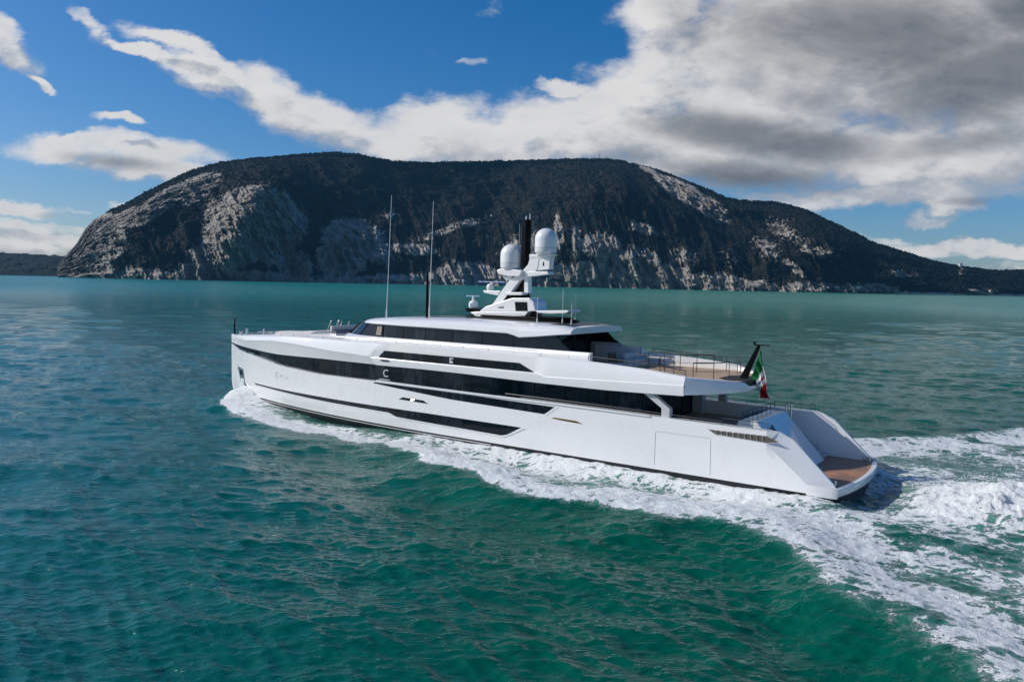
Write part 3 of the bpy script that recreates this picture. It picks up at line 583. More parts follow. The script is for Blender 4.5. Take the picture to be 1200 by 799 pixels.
# -- lower hull shell
def side_offset(X, z):
    o = 0.0
    if z < 1.15: o -= 0.10*min(1, max(0, (1.15-z)/.5))*np.clip((X-20)/10, 0, 1)     # slight tuck below the knuckle
    return o
h = MB()
xs = sorted(set(list(np.linspace(3.57, 24, 34))+list(np.linspace(24, 44, 46))+list(np.linspace(44, 53.6, 44))))
zf = [-1.2, -.6, -.2, .0, .335, .375, .50]
for sg in (1, -1):
    rows = []
    for X in xs:
        ct = cap(X); zz = zf+[.50+(ct-.50)*k/9 for k in range(1, 10)]
        r_ = []
        for z in zz:
            zc = max(z, 0); b_ = float(beam(X, zc))
            if z < .1: b_ *= 1-.22*((.1-z)/1.3)
            xx = X - (max(0, 1.3-z)**1.6*.30)*np.clip((X-46)/7.6, 0, 1)**2
            if X > 50: xx -= .16*max(0, (z-3.8))*(X-50)/3.6*0
            r_.append((xx, sg*max(b_+side_offset(X, z), .015), z))
        rows.append(r_)
    nz = len(rows[0])
    for j in range(nz-1):
        h.cur = 0 if (j == 4 or j > 5) else 1
        if j == 4:
            kx = sum(1 for X in xs if X < 21)
            h.cur = 1; h.grid([[rows[i][j], rows[i][j+1]] for i in range(kx)], flip=sg < 0); h.cur = 0
            h.grid([[rows[i][j], rows[i][j+1]] for i in range(kx-1, len(rows))], flip=sg < 0); continue
        h.grid([[rows[i][j], rows[i][j+1]] for i in range(len(rows))], flip=sg < 0)
    # stern quarter: side up to the raked edge, then the shaded facet, then the inner edge
    h.cur = 0
    zk = lambda X: float(np.interp(X, [1.5, 3.57], [.96, 2.69]))
    st = [1.5, 2.0, 2.5, 3.0, 3.57]
    h.grid([[(X, sg*4.55, .5+(zk(X)-.5)*k/4) for k in range(5)] for X in st], flip=sg < 0)
    h.grid([[(X, sg*(4.55-(.12 if X < .3 else 0)), z) for z in (.42, .5, .94)] for X in (.05, .3, 1.5)], flip=sg < 0)
    h.cur = 1
    h.grid([[(X, sg*(4.5-(.3 if X < 1 else .1)), z) for z in (-1.2, -.4, .45)] for X in (.9, 2, 3.57)], flip=sg < 0)
    h.cur = 0
    yi = 4.10
    A = [(1.5, 4.55, .96), (3.57, 4.55, 2.69), (3.57, 4.55, 3.33)]
    fac = [[A[0], (.33, yi, 1.02)], [A[1], (2.39, yi, 2.99)], [A[2], (3.08, yi, 3.28)]]
    h.grid([[(x, sg*y, z) for x, y, z in r] for r in fac], flip=sg < 0)
    h.add([(1.5, sg*4.55, .96), (.33, sg*yi, 1.02), (.2, sg*yi, .85), (1.4, sg*4.55, .85)], [(0, 1, 2, 3)])
    # bulwark cap and inner face
    inn = 3.92
    tops = [(.33, 1.02), (2.39, 2.99), (3.08, 3.28), (3.57, 3.33)]+[(x, cap(x)) for x in (5, 6.5, 8, 10, 13, 16, 19)]
    outer = [yi, yi, yi, 4.55]+[4.55]*7
    h.grid([[(x, sg*yo, z), (x, sg*inn, z-.01)] for (x, z), yo in zip(tops, outer)], flip=sg < 0)
    h.grid([[(x, sg*inn, z-.01), (x, sg*inn, (.84 if x < 5 else 2.5))] for (x, z) in tops[:4]]+[[(x, sg*inn, z-.01), (x, sg*inn, 2.5)] for (x, z) in tops[4:]], flip=sg < 0)
h.cur = 1
h.add([(.9, -4.2, -1.2), (.9, 4.2, -1.2), (.9, 4.2, .6), (.9, -4.2, .6)], [(0, 1, 2, 3)])
h.cur = 0
for sg in (1, -1):
    h.grid([[(X, sg*float(beam(X, cap(X))), cap(X)), (X, sg*max(float(beam(X, cap(X)))-.34, .01), cap(X)+.01)] for X in np.linspace(20.6, 53.5, 70)], flip=sg < 0)
hull = h.build('hull', [WHITE, ANTIF], Y, smooth=True)
# -- swimming platform
pl = MB(); arc = [(-.42+.50*(abs(y)/4.42)**2.2, y) for y in np.linspace(-4.42, 4.42, 25)]
pl.prism_z([(2.9, -4.42)]+arc+[(2.9, 4.42)], .46, .85)
platform = pl.build('swim_platform', WHITE, Y, smooth=True, bevel=.05)
pt = MB(); arc2 = [(-.14+.42*(abs(y)/4.0)**2.2, y) for y in np.linspace(-3.9, 3.9, 25)]
pt.prism_z([(2.75, -3.9)]+arc2+[(2.75, 3.9)], .80, .862); pt.build('teak_planking', TEAKW, platform)
pu = MB(); pu.prism_z([(1.2, -4.1)]+[(x+.3, y*.93) for x, y in arc]+[(1.2, 4.1)], -.7, .44); pu.build('transom', ANTIF, Y)
for sy in (1, -1):
    c = MB(); c.tube([(.35, sy*3.75, .85), (.35, sy*3.75, 1.14)], .055, 10); c.tube([(.62, sy*3.75, .85), (.62, sy*3.75, 1.14)], .055, 10)
    c.tube([(.22, sy*3.75, 1.05), (.75, sy*3.75, 1.05)], .035, 8); c.build('mooring_bollard', STEEL, Y, smooth=True)
# -- garage block between the stairs
g_ = MB(); bl = [(5.75, 3.38), (4.80, 3.42), (2.45, .83), (2.45, .5), (5.9, .5), (6.3, 2.4)]
g_.prism(bl, -2.5, 2.5); blk = g_.build('transom_door', WHITE, Y, bevel=.05)
for a_, b_ in (((4.45, 1.0), (3.35, 1.55)), ((4.40, 1.35), (3.40, 1.15))):
    zz = lambda x: .83+(x-2.45)*(3.42-.83)/2.35+.05
    l_ = MB(); l_.tube([(a_[0], a_[1], zz(a_[0])), (b_[0], b_[1], zz(b_[0]))], .035, 6); l_.build('emblem_bar', DSTEEL, blk)
for sy in (1, -1):
    for i in range(9):
        s_ = MB(); x1 = 2.6+i*.31; s_.box(x1, x1+.34, min(sy*2.52, sy*3.9), max(sy*2.52, sy*3.9), .5, .84+(i+1)*.195)
        s_.build('stair_step', GREY, Y, bevel=.015)
rl = MB(); topz = 3.40
for y in np.linspace(-2.3, 2.3, 7): rl.tube([(5.6, y, topz), (5.6, y, topz+.42)], .022, 6)
rl.tube([(5.6, -2.3, topz+.42), (5.6, 2.3, topz+.42)], .022, 6); rl.tube([(5.6, -2.3, topz+.2), (5.6, 2.3, topz+.2)], .012, 6)
rl.build('stern_rail', DSTEEL, Y, smooth=True)
fb = MB()
for x in (4.9, 4.6): fb.tube([(x, -2.95, 3.0), (x, -2.95, 3.75)], .05, 10)
fb.tube([(4.75, -3.0, 3.7), (4.75, -2.6, 3.7)], .04, 8); fb.build('gate_post', STEEL, Y, smooth=True)
# stern vents with polished bars
for sg in (1, -1):
    yo = sg*4.556
    v = MB(); poly = [(6.62, 3.05), (3.55, 3.07), (2.95, 2.86), (3.5, 2.76), (6.3, 2.87)]
    v.prism(poly, yo-.03*sg, yo+.012*sg); vo = v.build('stern_fairlead', mat('fairlead_inner', (.10, .085, .065), .4) if sg > 0 else DSTEEL, Y)
    for i in range(9):
        x = 3.7+i*.31; b_ = MB(); b_.tube([(x, yo+.03*sg, 2.80+.008*i), (x+.05, yo+.03*sg, 3.04)], .035, 8); b_.build('roller', STEEL, vo, smooth=True)
    f_ = MB(); f_.tube([(6.66, yo, 3.06), (3.5, yo, 3.09)], .018, 6); f_.tube([(6.3, yo, 2.86), (3.5, yo, 2.74), (2.9, yo, 2.85)], .018, 6); f_.build('fairlead_rim', STEEL, vo, smooth=True)
# hull side door seam
for sg in (1, -1):
    s_ = MB(); yo = sg*4.553
    s_.tube([(9.67, yo, .72), (9.67, yo, 2.52), (9.6, yo, 2.60), (6.6, yo, 2.60), (6.5, yo, 2.52), (6.47, yo, .66)], .014, 4); s_.build('side_door_seam', GREY, Y)
# -- main band of dark glass (flush forward, set back behind the side deck aft)
def glass_inset(X): return .05+.72*float(np.clip((20.5-X)/1.6, 0, 1))
def lower_w(X): return .22*float(np.clip((52.5-X)/5, 0, 1))*float(np.clip((X-30.6)/.5, 0, 1))
for sg in (1, -1):
    gl = MB(); gx = sorted(set(list(np.linspace(10.9, 22, 26))+list(np.linspace(22, 44, 40))+list(np.linspace(44, 53.45, 34))))
    rows = []
    for X in gx:
        zb = bandbot(X)-.05 if X > 20.5 else 2.55; zt = glasstop(X)+.05; r_ = []
        for k in range(5):
            t = k/4; z = zb+(zt-zb)*t
            r_.append((X, sg*max(float(beam(X, z))-glass_inset(X)-lower_w(X), .01), z))
        rows.append(r_)
    gl.grid(rows, flip=sg < 0); go_ = gl.build('side_glazing', GLASS, Y, smooth=True)
    for X in (13.1, 16.0, 18.2, 22.6, 26.3, 34.8, 38.6):
        if X < 20: mb = MB().box(X-.025, X+.025, min(sg*3.785, sg*3.80), max(sg*3.785, sg*3.80), 2.6, glasstop(X))
        else:
            mb = MB(); P_ = []
            for k in range(3):
                t = k/2; zb = bandbot(X); z = zb+(glasstop(X)-zb)*t; P_.append((X, sg*(float(beam(X, z))-.05-lower_w(X)+.004), z))
            mb.tube(P_, .012, 4)
        mb.build('mullion', BLACK, go_)
# -- white lip under the glass and the lower dark glass strip
def panel(pts_top, pts_bot, sg, off, name, m, parent, thick=.03, n=40, zr=3):
    """a strip that follows the hull side between two (X, z) lines"""
    T = np.array(pts_top); B = np.array(pts_bot); t = np.linspace(0, 1, n)
    def along(Q):
        d = np.concatenate([[0], np.cumsum(np.hypot(*np.diff(Q, axis=0).T))]); d /= d[-1]
        return np.interp(t, d, Q[:, 0]), np.interp(t, d, Q[:, 1])
    tx, tz = along(T); bx, bz = along(B); P1 = []; P0 = []
    for i in range(n):
        r1, r0 = [], []
        for k in range(zr+1):
            s = k/zr; X = bx[i]+(tx[i]-bx[i])*s; z = bz[i]+(tz[i]-bz[i])*s; b_ = float(beam(X, max(z, 0)))+side_offset(X, z)
            r1.append((X, sg*(b_+off), z)); r0.append((X, sg*(b_+off-thick), z))
        P1.append(r1); P0.append(r0)
    mb = MB(); mb.grid(P1, flip=sg < 0); mb.grid(P0, flip=sg > 0)
    mb.grid([[P1[i][0], P0[i][0]] for i in range(n)]); mb.grid([[P1[i][-1], P0[i][-1]] for i in range(n)])
    mb.grid([P1[0], P0[0]]); mb.grid([P1[-1], P0[-1]])
    return mb.build(name, m, parent, smooth=True)
for sg in (1, -1):
    panel([(31.0, 3.60), (23, 3.53), (16, 3.50), (13, 3.47), (10, 3.43)], [(31.0, 3.45), (23, 3.42), (16, 3.40), (13, 3.38), (10, 3.36)], sg, .07, 'rubbing_strake', WHITE, Y, thick=.2)
    lg = panel([(31.3, 3.42), (23, 3.35), (16.15, 3.24)], [(31.3, 3.34), (24.2, 2.91), (16.94, 2.74)], sg, .012, 'lower_side_glass', GLASS, Y)
    panel([(16.17, 3.26), (16.96, 2.70)], [(15.95, 3.26), (16.80, 2.64)], sg, .02, 'glass_edge_trim', WHITE, lg, n=6)
    hw = panel([(48.1, 1.66), (43, 1.68), (37.8, 1.72), (26.3, 1.78), (18.6, 1.73)], [(47.8, 1.56), (43, 1.50), (37.8, 1.44), (29.7, 1.43), (29.2, 1.22), (26.3, 1.17), (19.85, 1.06)], sg, .012, 'hull_window', GLASS, Y, n=70)
    panel([(47.8, 1.56), (43, 1.50), (37.8, 1.44), (29.7, 1.43), (29.2, 1.22), (26.3, 1.17), (19.85, 1.06), (18.5, 1.70)], [(48.0, 1.48), (43, 1.42), (37.8, 1.36), (29.5, 1.35), (29.0, 1.14), (26.3, 1.09), (19.80, .98), (18.3, 1.70)], sg, .035, 'window_sill', WHITE, hw, n=70)
    pw = panel([(28.45, 2.63), (26.6, 2.60)], [(28.85, 2.46), (26.15, 2.42)], sg, .012, 'portlight', GLASS, Y, n=8)
    mb = MB(); yb = sg*(4.49); mb.tube([(27.7, yb+sg*.035, 2.50), (27.35, yb+sg*.035, 2.55)], .05, 6); mb.build('fairlead_roller', STEEL, pw, smooth=True)
    gw = panel([(16.2, 2.62), (14.7, 2.58)], [(16.45, 2.54), (14.25, 2.44)], sg, .012, 'gold_vent', BRASS, Y, n=8)  # side vent in its own gold metal colour
    panel([(15.9, 2.56), (14.6, 2.53)], [(15.9, 2.52), (14.6, 2.49)], sg, .02, 'recess_slat', BLACK, gw, n=4)
    # chrome fairleads in the band at the bow
    fl = panel([(51.6, 4.42), (50.6, 4.33), (47.6, 4.22)], [(51.5, 4.27), (50.4, 4.20), (47.8, 4.07)], sg, .03, 'bow_fairlead', STEEL, Y, n=14)
    panel([(49.6, 4.26), (48.9, 4.23)], [(49.6, 4.16), (48.9, 4.12)], sg, .045, 'fairlead_opening', BLACK, fl, n=4)
    panel([(43.9, 3.79), (43.2, 3.77)], [(43.9, 3.68), (43.2, 3.66)], sg, .0, 'band_fairlead', STEEL, Y, n=4)
    panel([(42.6, 3.74), (42.2, 3.73)], [(42.6, 3.66), (42.2, 3.65)], sg, .0, 'band_fairlead', STEEL, Y, n=4)
    # anchor pocket, its anchor and stainless guard
    ap = panel([(51.9, 2.75), (50.45, 2.62)], [(51.15, 1.45), (50.2, 1.60)], sg, .02, 'anchor_pocket', STEEL, Y, n=10)
    panel([(51.35, 2.45), (50.75, 2.40)], [(51.15, 2.05), (50.6, 2.05)], sg, .04, 'pocket_opening', BLACK, ap, n=6)
    panel([(51.1, 1.75), (50.35, 1.78)], [(50.95, 1.45), (50.25, 1.50)], sg, .06, 'anchor', WHITE, ap, n=6)
    panel([(50.5, 1.42), (50.1, 1.5), (49.1, 1.02), (48.2, .62)], [(50.5, 1.38), (49.9, .98), (49.3, .55), (48.6, .45)], sg, .02, 'anchor_guard_plate', STEEL, Y, n=14)
# -- upper bulwark and wing: from the bow to the aft end of the upper deck
zfold = lerp_table([(53.6,4.95),(50,5.15),(44.2,5.52),(40.8,5.50),(36,5.30),(31.9,5.20),(31.0,5.19),(16.96,5.00),(7.46,5.26)])
ux = sorted(set(list(np.linspace(8.1, 17, 22))+[17.2, 17.5, 17.7]+list(np.linspace(17.9, 30, 30))+[30.3, 30.6, 30.9, 31.15, 31.25, 31.5]+list(np.linspace(31.8, 46, 44))+list(np.linspace(46, 53.6, 34))))
def up_section(X):
    """outer face of the wing, bottom to top: proud forward, set in above a ledge beside the upper windows, flush again aft"""
    zb, zt = glasstop(X), rail(X); b5 = float(beam(X, 5)); w = lower_w(X)
    tumble = .16*float(np.clip((53-X)/6, .2, 1)); zfd = zfold(X)
    if X > 31.2:
        q = [(zb, -w), (zb+(zfd-zb)*.33, -w*.7), (zb+(zfd-zb)*.66, -w*.36), (zfd-.012, -.01), (zfd+.012, 0), (zfd+(zt-zfd)*.3, -tumble*.2), (zfd+(zt-zfd)*.65, -tumble*.5), (zt-.04, -tumble), (zt, -tumble-.05)]
    else:
        k = float(np.clip((X-17.0)/.7, 0, 1)); d = .10*k*float(np.clip((31.2-X)/.9, 0, 1)); z0 = zfd+(5.155-zfd)*k
        q = [(zb, 0), (zb+.05, .01), (z0-.03, .02), (z0-.005, .005), (z0+.01, -.035-d), (z0+(zt-z0)*.35, -.05-d), (z0+(zt-z0)*.7, -tumble*.6-d*.8), (zt-.04, -tumble-d*.3), (zt, -tumble-.05-d*.3)]
    out = []
    for z, o in q:
        sh = (.62-max(0, z-5.2)/.95*1.3)*float(np.clip(1-abs(X-30.8)/2.4, 0, 1))*float(np.clip((z-4.65)/.55, 0, 1))
        out.append((X+sh, max(b5+o, .012), z))
    return out
wg = MB()
for sg in (1, -1):
    rows = [[(x, sg*y, z) for x, y, z in up_section(X)] for X in ux]; wg.grid(rows, flip=sg < 0)
    # cap and inner face
    cp = []
    for X in ux:
        s = up_section(X)[-1]; yin = max(s[1]-.17, .006); fl = (s[2]-.15 if X > 18 else 5.36)
        cp.append([(X, sg*s[1], s[2]), (X, sg*(s[1]-min(.08, s[1]*.4)), s[2]+.025), (X, sg*yin, s[2]), (X, sg*yin, min(fl, s[2]-.1))])
    wg.grid(cp, flip=sg < 0)
# rounded aft end of the wing
aft = []
for y in np.linspace(1, -1, 41):
    ya = abs(y)*4.38; X = 5.62+2.48*(ya/4.38)**2.3
    zt = float(np.interp(ya, [0, 1.0, 1.5, 2.6, 3.6, 4.38], [5.10, 5.08, 5.33, 5.47, 5.58, 5.68])); zb = float(np.interp(ya, [0, 3, 4.38], [4.86, 4.74, 4.69]))
    k = .17*(ya/4.38)
    aft.append([(X+.25, y*4.1, zb-.0), (X, y*(4.38+k), zb+.03), (X-.05, y*(4.38+k), (zb+zt)/2), (X+.02, y*(4.38+k*.2), zt-.03), (X+.07, y*(4.36), zt), (X+.24, y*4.18, zt), (X+.26, y*4.16, min(zt-.02, 5.36))])
wg.grid(aft)
wing = wg.build('upper_bulwark', WHITE, Y, smooth=True)
# upper window glass inside the recess
for sg in (1, -1):
    mb = MB(); rows = []
    for X in sorted(list(np.linspace(17.85, 31.0, 46))+[18.9, 30.35]):
        z1 = float(np.interp(X, [17.8, 18.9, 30.35, 31.0], [5.18, 5.66, 5.68, 5.18])); b5 = float(beam(X, 5))
        rows.append([(X, sg*(b5-.11), 5.175), (X, sg*(b5-.11), z1)])
    mb.grid(rows, flip=sg < 0); uw = mb.build('upper_window', GLASS, Y, smooth=True)
    e_ = MB(); zc = 5.42; X = 24.3; yo = sg*(4.55-.118)
    for a0, a1, b0, b1 in ((X+.14, X+.05, zc-.17, zc+.17), (X+.06, X-.16, zc+.09, zc+.17), (X+.06, X-.12, zc-.17, zc-.03)):
        e_.box(min(a0, a1), max(a0, a1), min(yo, yo+sg*.012), max(yo, yo+sg*.012), b0, b1)
    e_.build('window_emblem', LETTER, uw)
    sc_ = MB(); yb = sg*4.56; sc_.box(29.75, 30.55, min(yb, yb+sg*.02), max(yb, yb+sg*.02), 4.98, 5.06); sc_.build('scupper_slot', BLACK, Y)
def text_mesh(body, size, name, m, parent, mtx, extrude=.01, shear=0.0):
    cu = bpy.data.curves.new(name, 'FONT'); cu.body = body; cu.size = size; cu.extrude = extrude; cu.shear = shear; cu.align_x = 'CENTER'; cu.align_y = 'CENTER'
    tmp = bpy.data.objects.new(name, cu); COL.objects.link(tmp); bpy.context.view_layer.update()
    me = bpy.data.meshes.new_from_object(tmp.evaluated_get(bpy.context.evaluated_depsgraph_get())); bpy.data.objects.remove(tmp)
    me.materials.clear(); me.materials.append(m); me.transform(mtx); return link(bpy.data.objects.new(name, me), parent)
def side_mtx(X, y, z, sg):
    """letters lying in the side plane, reading from bow side to stern on port"""
    bx = Vector((-sg, 0, 0)); bz = Vector((0, sg, 0)); by = Vector((0, 0, 1))
    return Matrix.Translation((X, y, z)) @ Matrix(((bx.x, by.x, bz.x), (bx.y, by.y, bz.y), (bx.z, by.z, bz.z))).to_4x4()
for sg in (1, -1):
    text_mesh('C', .74, 'glass_emblem', LETTER, Y, side_mtx(30.15, sg*4.44, 4.10, sg))
    MB().box(29.75, 30.75, min(sg*4.435, sg*4.462), max(sg*4.435, sg*4.462), 3.66, 3.71).build('emblem_line', LETTER, Y)
def hull_letter(body, size, X, z, sg, shear):
    o = text_mesh(body, size, 'hull_letter', LETTER, Y, side_mtx(X, 0, z, sg), shear=shear)
    for v in o.data.vertices: v.co.y = sg*(float(beam(v.co.x, v.co.z))+.02+abs(v.co.y)*.5)
for sg in (1, -1):
    hull_letter('C', .62, 43.75, 2.80, sg, .3)
    for X_ in (43.15, 42.85): panel([(X_+.02, 2.92), (X_-.03, 2.92)], [(X_+.10, 2.64), (X_+.05, 2.64)], sg, .02, 'hull_letter', LETTER, Y, n=3)
    for z_ in (2.78, 2.70, 2.62): panel([(42.4, z_+.025), (42.0, z_+.03)], [(42.4, z_-.01), (42.0, z_-.005)], sg, .02, 'hull_letter', LETTER, Y, n=3)
# -- decks
dk = MB()
fx = list(np.linspace(30, 53.3, 50)); rows = []
for X in fx:
    s = up_section(X)[-1]; yi = max(s[1]-.16, .02); zE = s[2]-.12; zc = s[2]-.02+.16*float(np.clip((50-X)/8, 0, 1))
    rows.append([(X, yi*t, zE+(zc-zE)*(1-abs(t)**2.5)) for t in np.linspace(-1, 1, 13)])
dk.grid(rows)
dk.grid([[(X, -4.3, 5.98+.0*X), (X, 4.3, 5.98)] for X in (18.4, 24, 30)])
dk.build('foredeck', DECKW, Y, smooth=True)
ud = MB(); arc3 = [(5.85+2.4*(abs(y)/4.2)**2.3, y) for y in np.linspace(-4.2, 4.2, 25)]
ud.prism_z([(18.4, -4.2)]+arc3+[(18.4, 4.2)], 5.30, 5.38); ud.build('upper_deck', TEAK, Y)
sf = MB(); arc4 = [(6.0+2.4*(abs(y)/4.3)**2.3, y) for y in np.linspace(-4.36, 4.36, 25)]
sf.prism_z([(21, -4.36)]+arc4+[(21, 4.36)], 4.78, 5.28); sf.build('deck_soffit', WHITE, Y)
md = MB(); md.box(5.7, 21, -3.9, 3.9, 2.44, 2.56); md.build('main_deck', TEAK, Y)
bk = MB().box(10.95, 11.05, -3.78, 3.78, 2.56, 4.78); bkd = bk.build('saloon_doors', GLASS, Y)
for y in (-3.5, -1.9, 0, 1.9, 3.5): MB().box(10.90, 10.95, y-.05, y+.05, 2.56, 4.78).build('door_frame', DSTEEL, bkd)
for sg in (1, -1):
    p_ = MB(); a, b = sorted((sg*3.95, sg*4.35)); p_.prism([(10.75, 4.72), (10.15, 4.72), (8.95, 3.85), (8.95, 3.36), (9.45, 3.36), (9.45, 3.85)], a, b)
    p_.build('wing_strut', GREY, Y, bevel=.03)
    p2 = MB(); a, b = sorted((sg*3.3, sg*3.8)); p2.box(8.7 if sg > 0 else 10.2, 9.0 if sg > 0 else 10.9, a, b, 2.56, 4.8)
    if sg < 0: p2.build('deck_pillar', GREY, Y, bevel=.03)
# stanchions and rails along the main deck cap and the wing
def stanchion_rail(name, pts, hgt, m, step, mids=(.5,), r=.017, parent=Y):
    mb = MB(); P = [Vector(p) for p in pts]; L_ = [0]
    for a, b in zip(P, P[1:]): L_.append(L_[-1]+(b-a).length)
    n = max(1, int(round(L_[-1]/step))); at = lambda s: Vector([float(np.interp(s, L_, [p[k] for p in P])) for k in range(3)])
    for i in range(n+1):
        q = at(L_[-1]*i/n); mb.tube([q, q+Vector((0, 0, hgt))], r, 6)
    fine = [at(L_[-1]*i/(4*n)) for i in range(4*n+1)]
    mb.tube([q+Vector((0, 0, hgt)) for q in fine], r*1.25, 6)
    for t in mids: mb.tube([q+Vector((0, 0, hgt*t)) for q in fine], r*.55, 5)
    return mb.build(name, m, parent, smooth=True)
for sg in (1, -1):
    stanchion_rail('main_deck_rail', [(X, sg*4.33, cap(X)) for X in (20, 16, 13, 10, 8, 6)], .17, DSTEEL, 1.8, ())
    stanchion_rail('quarter_rail', [(X, sg*4.25, cap(X)) for X in (6.0, 4.8, 3.6)], .33, DSTEEL, .8, (.5,))
    stanchion_rail('walkway_rail', [(X, sg*(up_section(X)[-1][1]-.1), rail(X)+.01) for X in (15.5, 20, 26, 32, 36, 40, 44, 48, 51)], .22, STEEL, 2.0, (), r=.016)
    a_ = MB(); X = 45.0
    stanchion_rail('wing_rail', [(X, sg*(4.2-.12*max(0, 9-X)), rail(X)) for X in (14.2, 12.5, 11, 9.5, 8.2)], .30, DSTEEL, 1.1, (.5,), r=.02)
# stairwell rail on the upper deck and the aft rail
stanchion_rail('stairwell_rail', [(12.9, -1.0, 5.38), (10.1, -1.0, 5.38), (9.0, -1.9, 5.38)], 1.05, DSTEEL, 1.0, (.5,), r=.024)
stanchion_rail('stairwell_rail', [(12.9, 1.0, 5.38), (10.3, 1.0, 5.38)], 1.0, DSTEEL, .95, (.45,), r=.024)
stanchion_rail('aft_rail', [(8.3, 2.9, 5.38), (7.2, 1.7, 5.38), (7.0, .9, 5.38)], .95, DSTEEL, 1.1, (.5,), r=.022)
stanchion_rail('aft_rail', [(8.6, -2.9, 5.38), (7.2, -1.7, 5.38), (7.0, -.9, 5.38)], .95, DSTEEL, 1.1, (.5,), r=.022)
ap_ = MB(); ap_.prism_z([(5.80, -1.3), (5.80, 1.3), (7.0, 1.5), (7.6, 0.9), (7.6, -.9), (7.0, -1.5)], 5.08, 5.40); ap_.build('ensign_base', RUBBER, Y, bevel=.05)
es = MB(); es.prism([(6.72, 5.35), (6.28, 5.30), (5.57, 7.30), (5.73, 7.36)], -.07, .07); es.build('ensign_staff', BLACK, Y, bevel=.03)
eh = MB(); eh.box(5.05, 5.95, -.03, .03, 7.30, 7.36); eh.tube([(5.92, 0, 7.34), (5.92, 0, 7.50)], .07, 8); eh.build('staff_head', BLACK, Y)
# -- wheelhouse
def house_outline(s, n=9):
    """half plan of the wheelhouse from aft port side to the centre of the windscreen"""
    side = [(X, 3.32) for X in np.linspace(15.9, 30.5, 12)]
    fr = [(31.8, 3.27), (32.8, 3.15), (33.7, 2.9), (34.7, 2.45), (35.6, 1.85), (36.2, 1.15), (36.5, .5), (36.55, 0)]
    return [(x+s*max(0, (x-30.5))/6*1.0 if x > 30.5 else x, y+.0) for x, y in side+fr]
bot = house_outline(1.15); top = house_outline(-.55)
base = MB()
lo = [(x+(.35 if x > 33 else 0), y+(.20 if x <= 33 else .35*y/3.3)) for x, y in bot]; lo[0] = (14.5, 3.52); bb = [(14.5, 3.40)]+bot[1:]
R1 = [(x, y, 5.96) for x, y in lo]; R2 = [(x, y+.02, 6.30) for x, y in [(a, b-.06) for a, b in lo]]; R3 = [(x, y, 6.50) for x, y in bb]; R4 = [(x, y-.12 if y > .2 else y, 6.50) for x, y in bb]
for sg in (1, -1): base.grid([[(x, sg*y, z) for x, y, z in r] for r in (R1, R2, R3, R4)], flip=sg < 0)
base.box(14.5, 14.62, 3.2, 3.5, 5.97, 6.49); base.box(14.5, 14.62, -3.5, -3.2, 5.97, 6.49)
base.grid([[(X, sg_*3.2, 5.3), (X, sg_*3.2, 6.5)] for X in (14.5, 18) for sg_ in (1,)]); base.grid([[(X, -3.2, 5.3), (X, -3.2, 6.5)] for X in (14.5, 18)])
base.build('wheelhouse_base', WHITE, Y, smooth=True)
for sg in (1, -1):
    mb = MB(); sb = [p for p in bot if p[0] <= 33.2 and p[0] > 15]; stp = top[:len(sb)]
    rows = [[(x, sg*y, 6.50) for x, y in sb], [(x, sg*(y-.05), 6.95) for (x, y) in [((a+c)/2, (b+d)/2) for (a, b), (c, d) in zip(sb, stp)]], [(x, sg*(y-.12), 7.52) for x, y in stp]]
    rows[2][0] = (17.3, sg*3.2, 7.52); rows[1][0] = (16.6, sg*3.27, 6.95)
    mb.grid(rows, flip=sg < 0); sw = mb.build('side_window', GLASS, Y, smooth=True)
    for X in (20.2, 22.7, 25.2, 27.6, 29.6, 31.6):
        MB().tube([(X, sg*3.325, 6.5), (X, sg*3.20, 7.45)], .022, 4).build('mullion', BLACK, sw)
    mb = MB(); i0 = len(sb)-1; rows = [[(x, sg*y, 6.50) for x, y in bot[i0:]], [(x, sg*max(y-.12, 0), 7.52) for x, y in top[i0:]]]
    mb.grid(rows, flip=sg < 0); ws = mb.build('windscreen', GLASS, Y, smooth=True)
    for k in (i0, i0+2, i0+4):
        MB().tube([(bot[k][0], sg*bot[k][1], 6.5), (top[k][0], sg*(top[k][1]-.12), 7.5)], .035, 5).build('pillar', BLACK, ws)
MB().add([(32.3, 3.27, 6.62), (31.75, 3.30, 6.62), (31.70, 3.235, 7.25), (32.2, 3.20, 7.25)], [(0, 1, 2, 3)]).build('light_interior_panel', mat('light_interior', (.30, .26, .22), .8), Y, solid=.02)  # added cream panel, painted to show the light interior behind the pane
ub = MB().box(18.35, 18.45, -3.2, 3.2, 5.38, 7.75); ubk = ub.build('sky_lounge_doors', GLASS, Y)
for y in (-2.9, -1.0, 1.0, 2.9): MB().box(18.28, 18.35, y-.05, y+.05, 5.38, 7.7).build('door_frame', DSTEEL, ubk)
wl = MB(); wl.prism([(18.35, 7.5), (17.7, 7.5), (15.55, 6.35), (15.45, 5.38), (18.35, 5.38)], -3.40, -3.30); wl.build('wing_wall', GREY, Y)
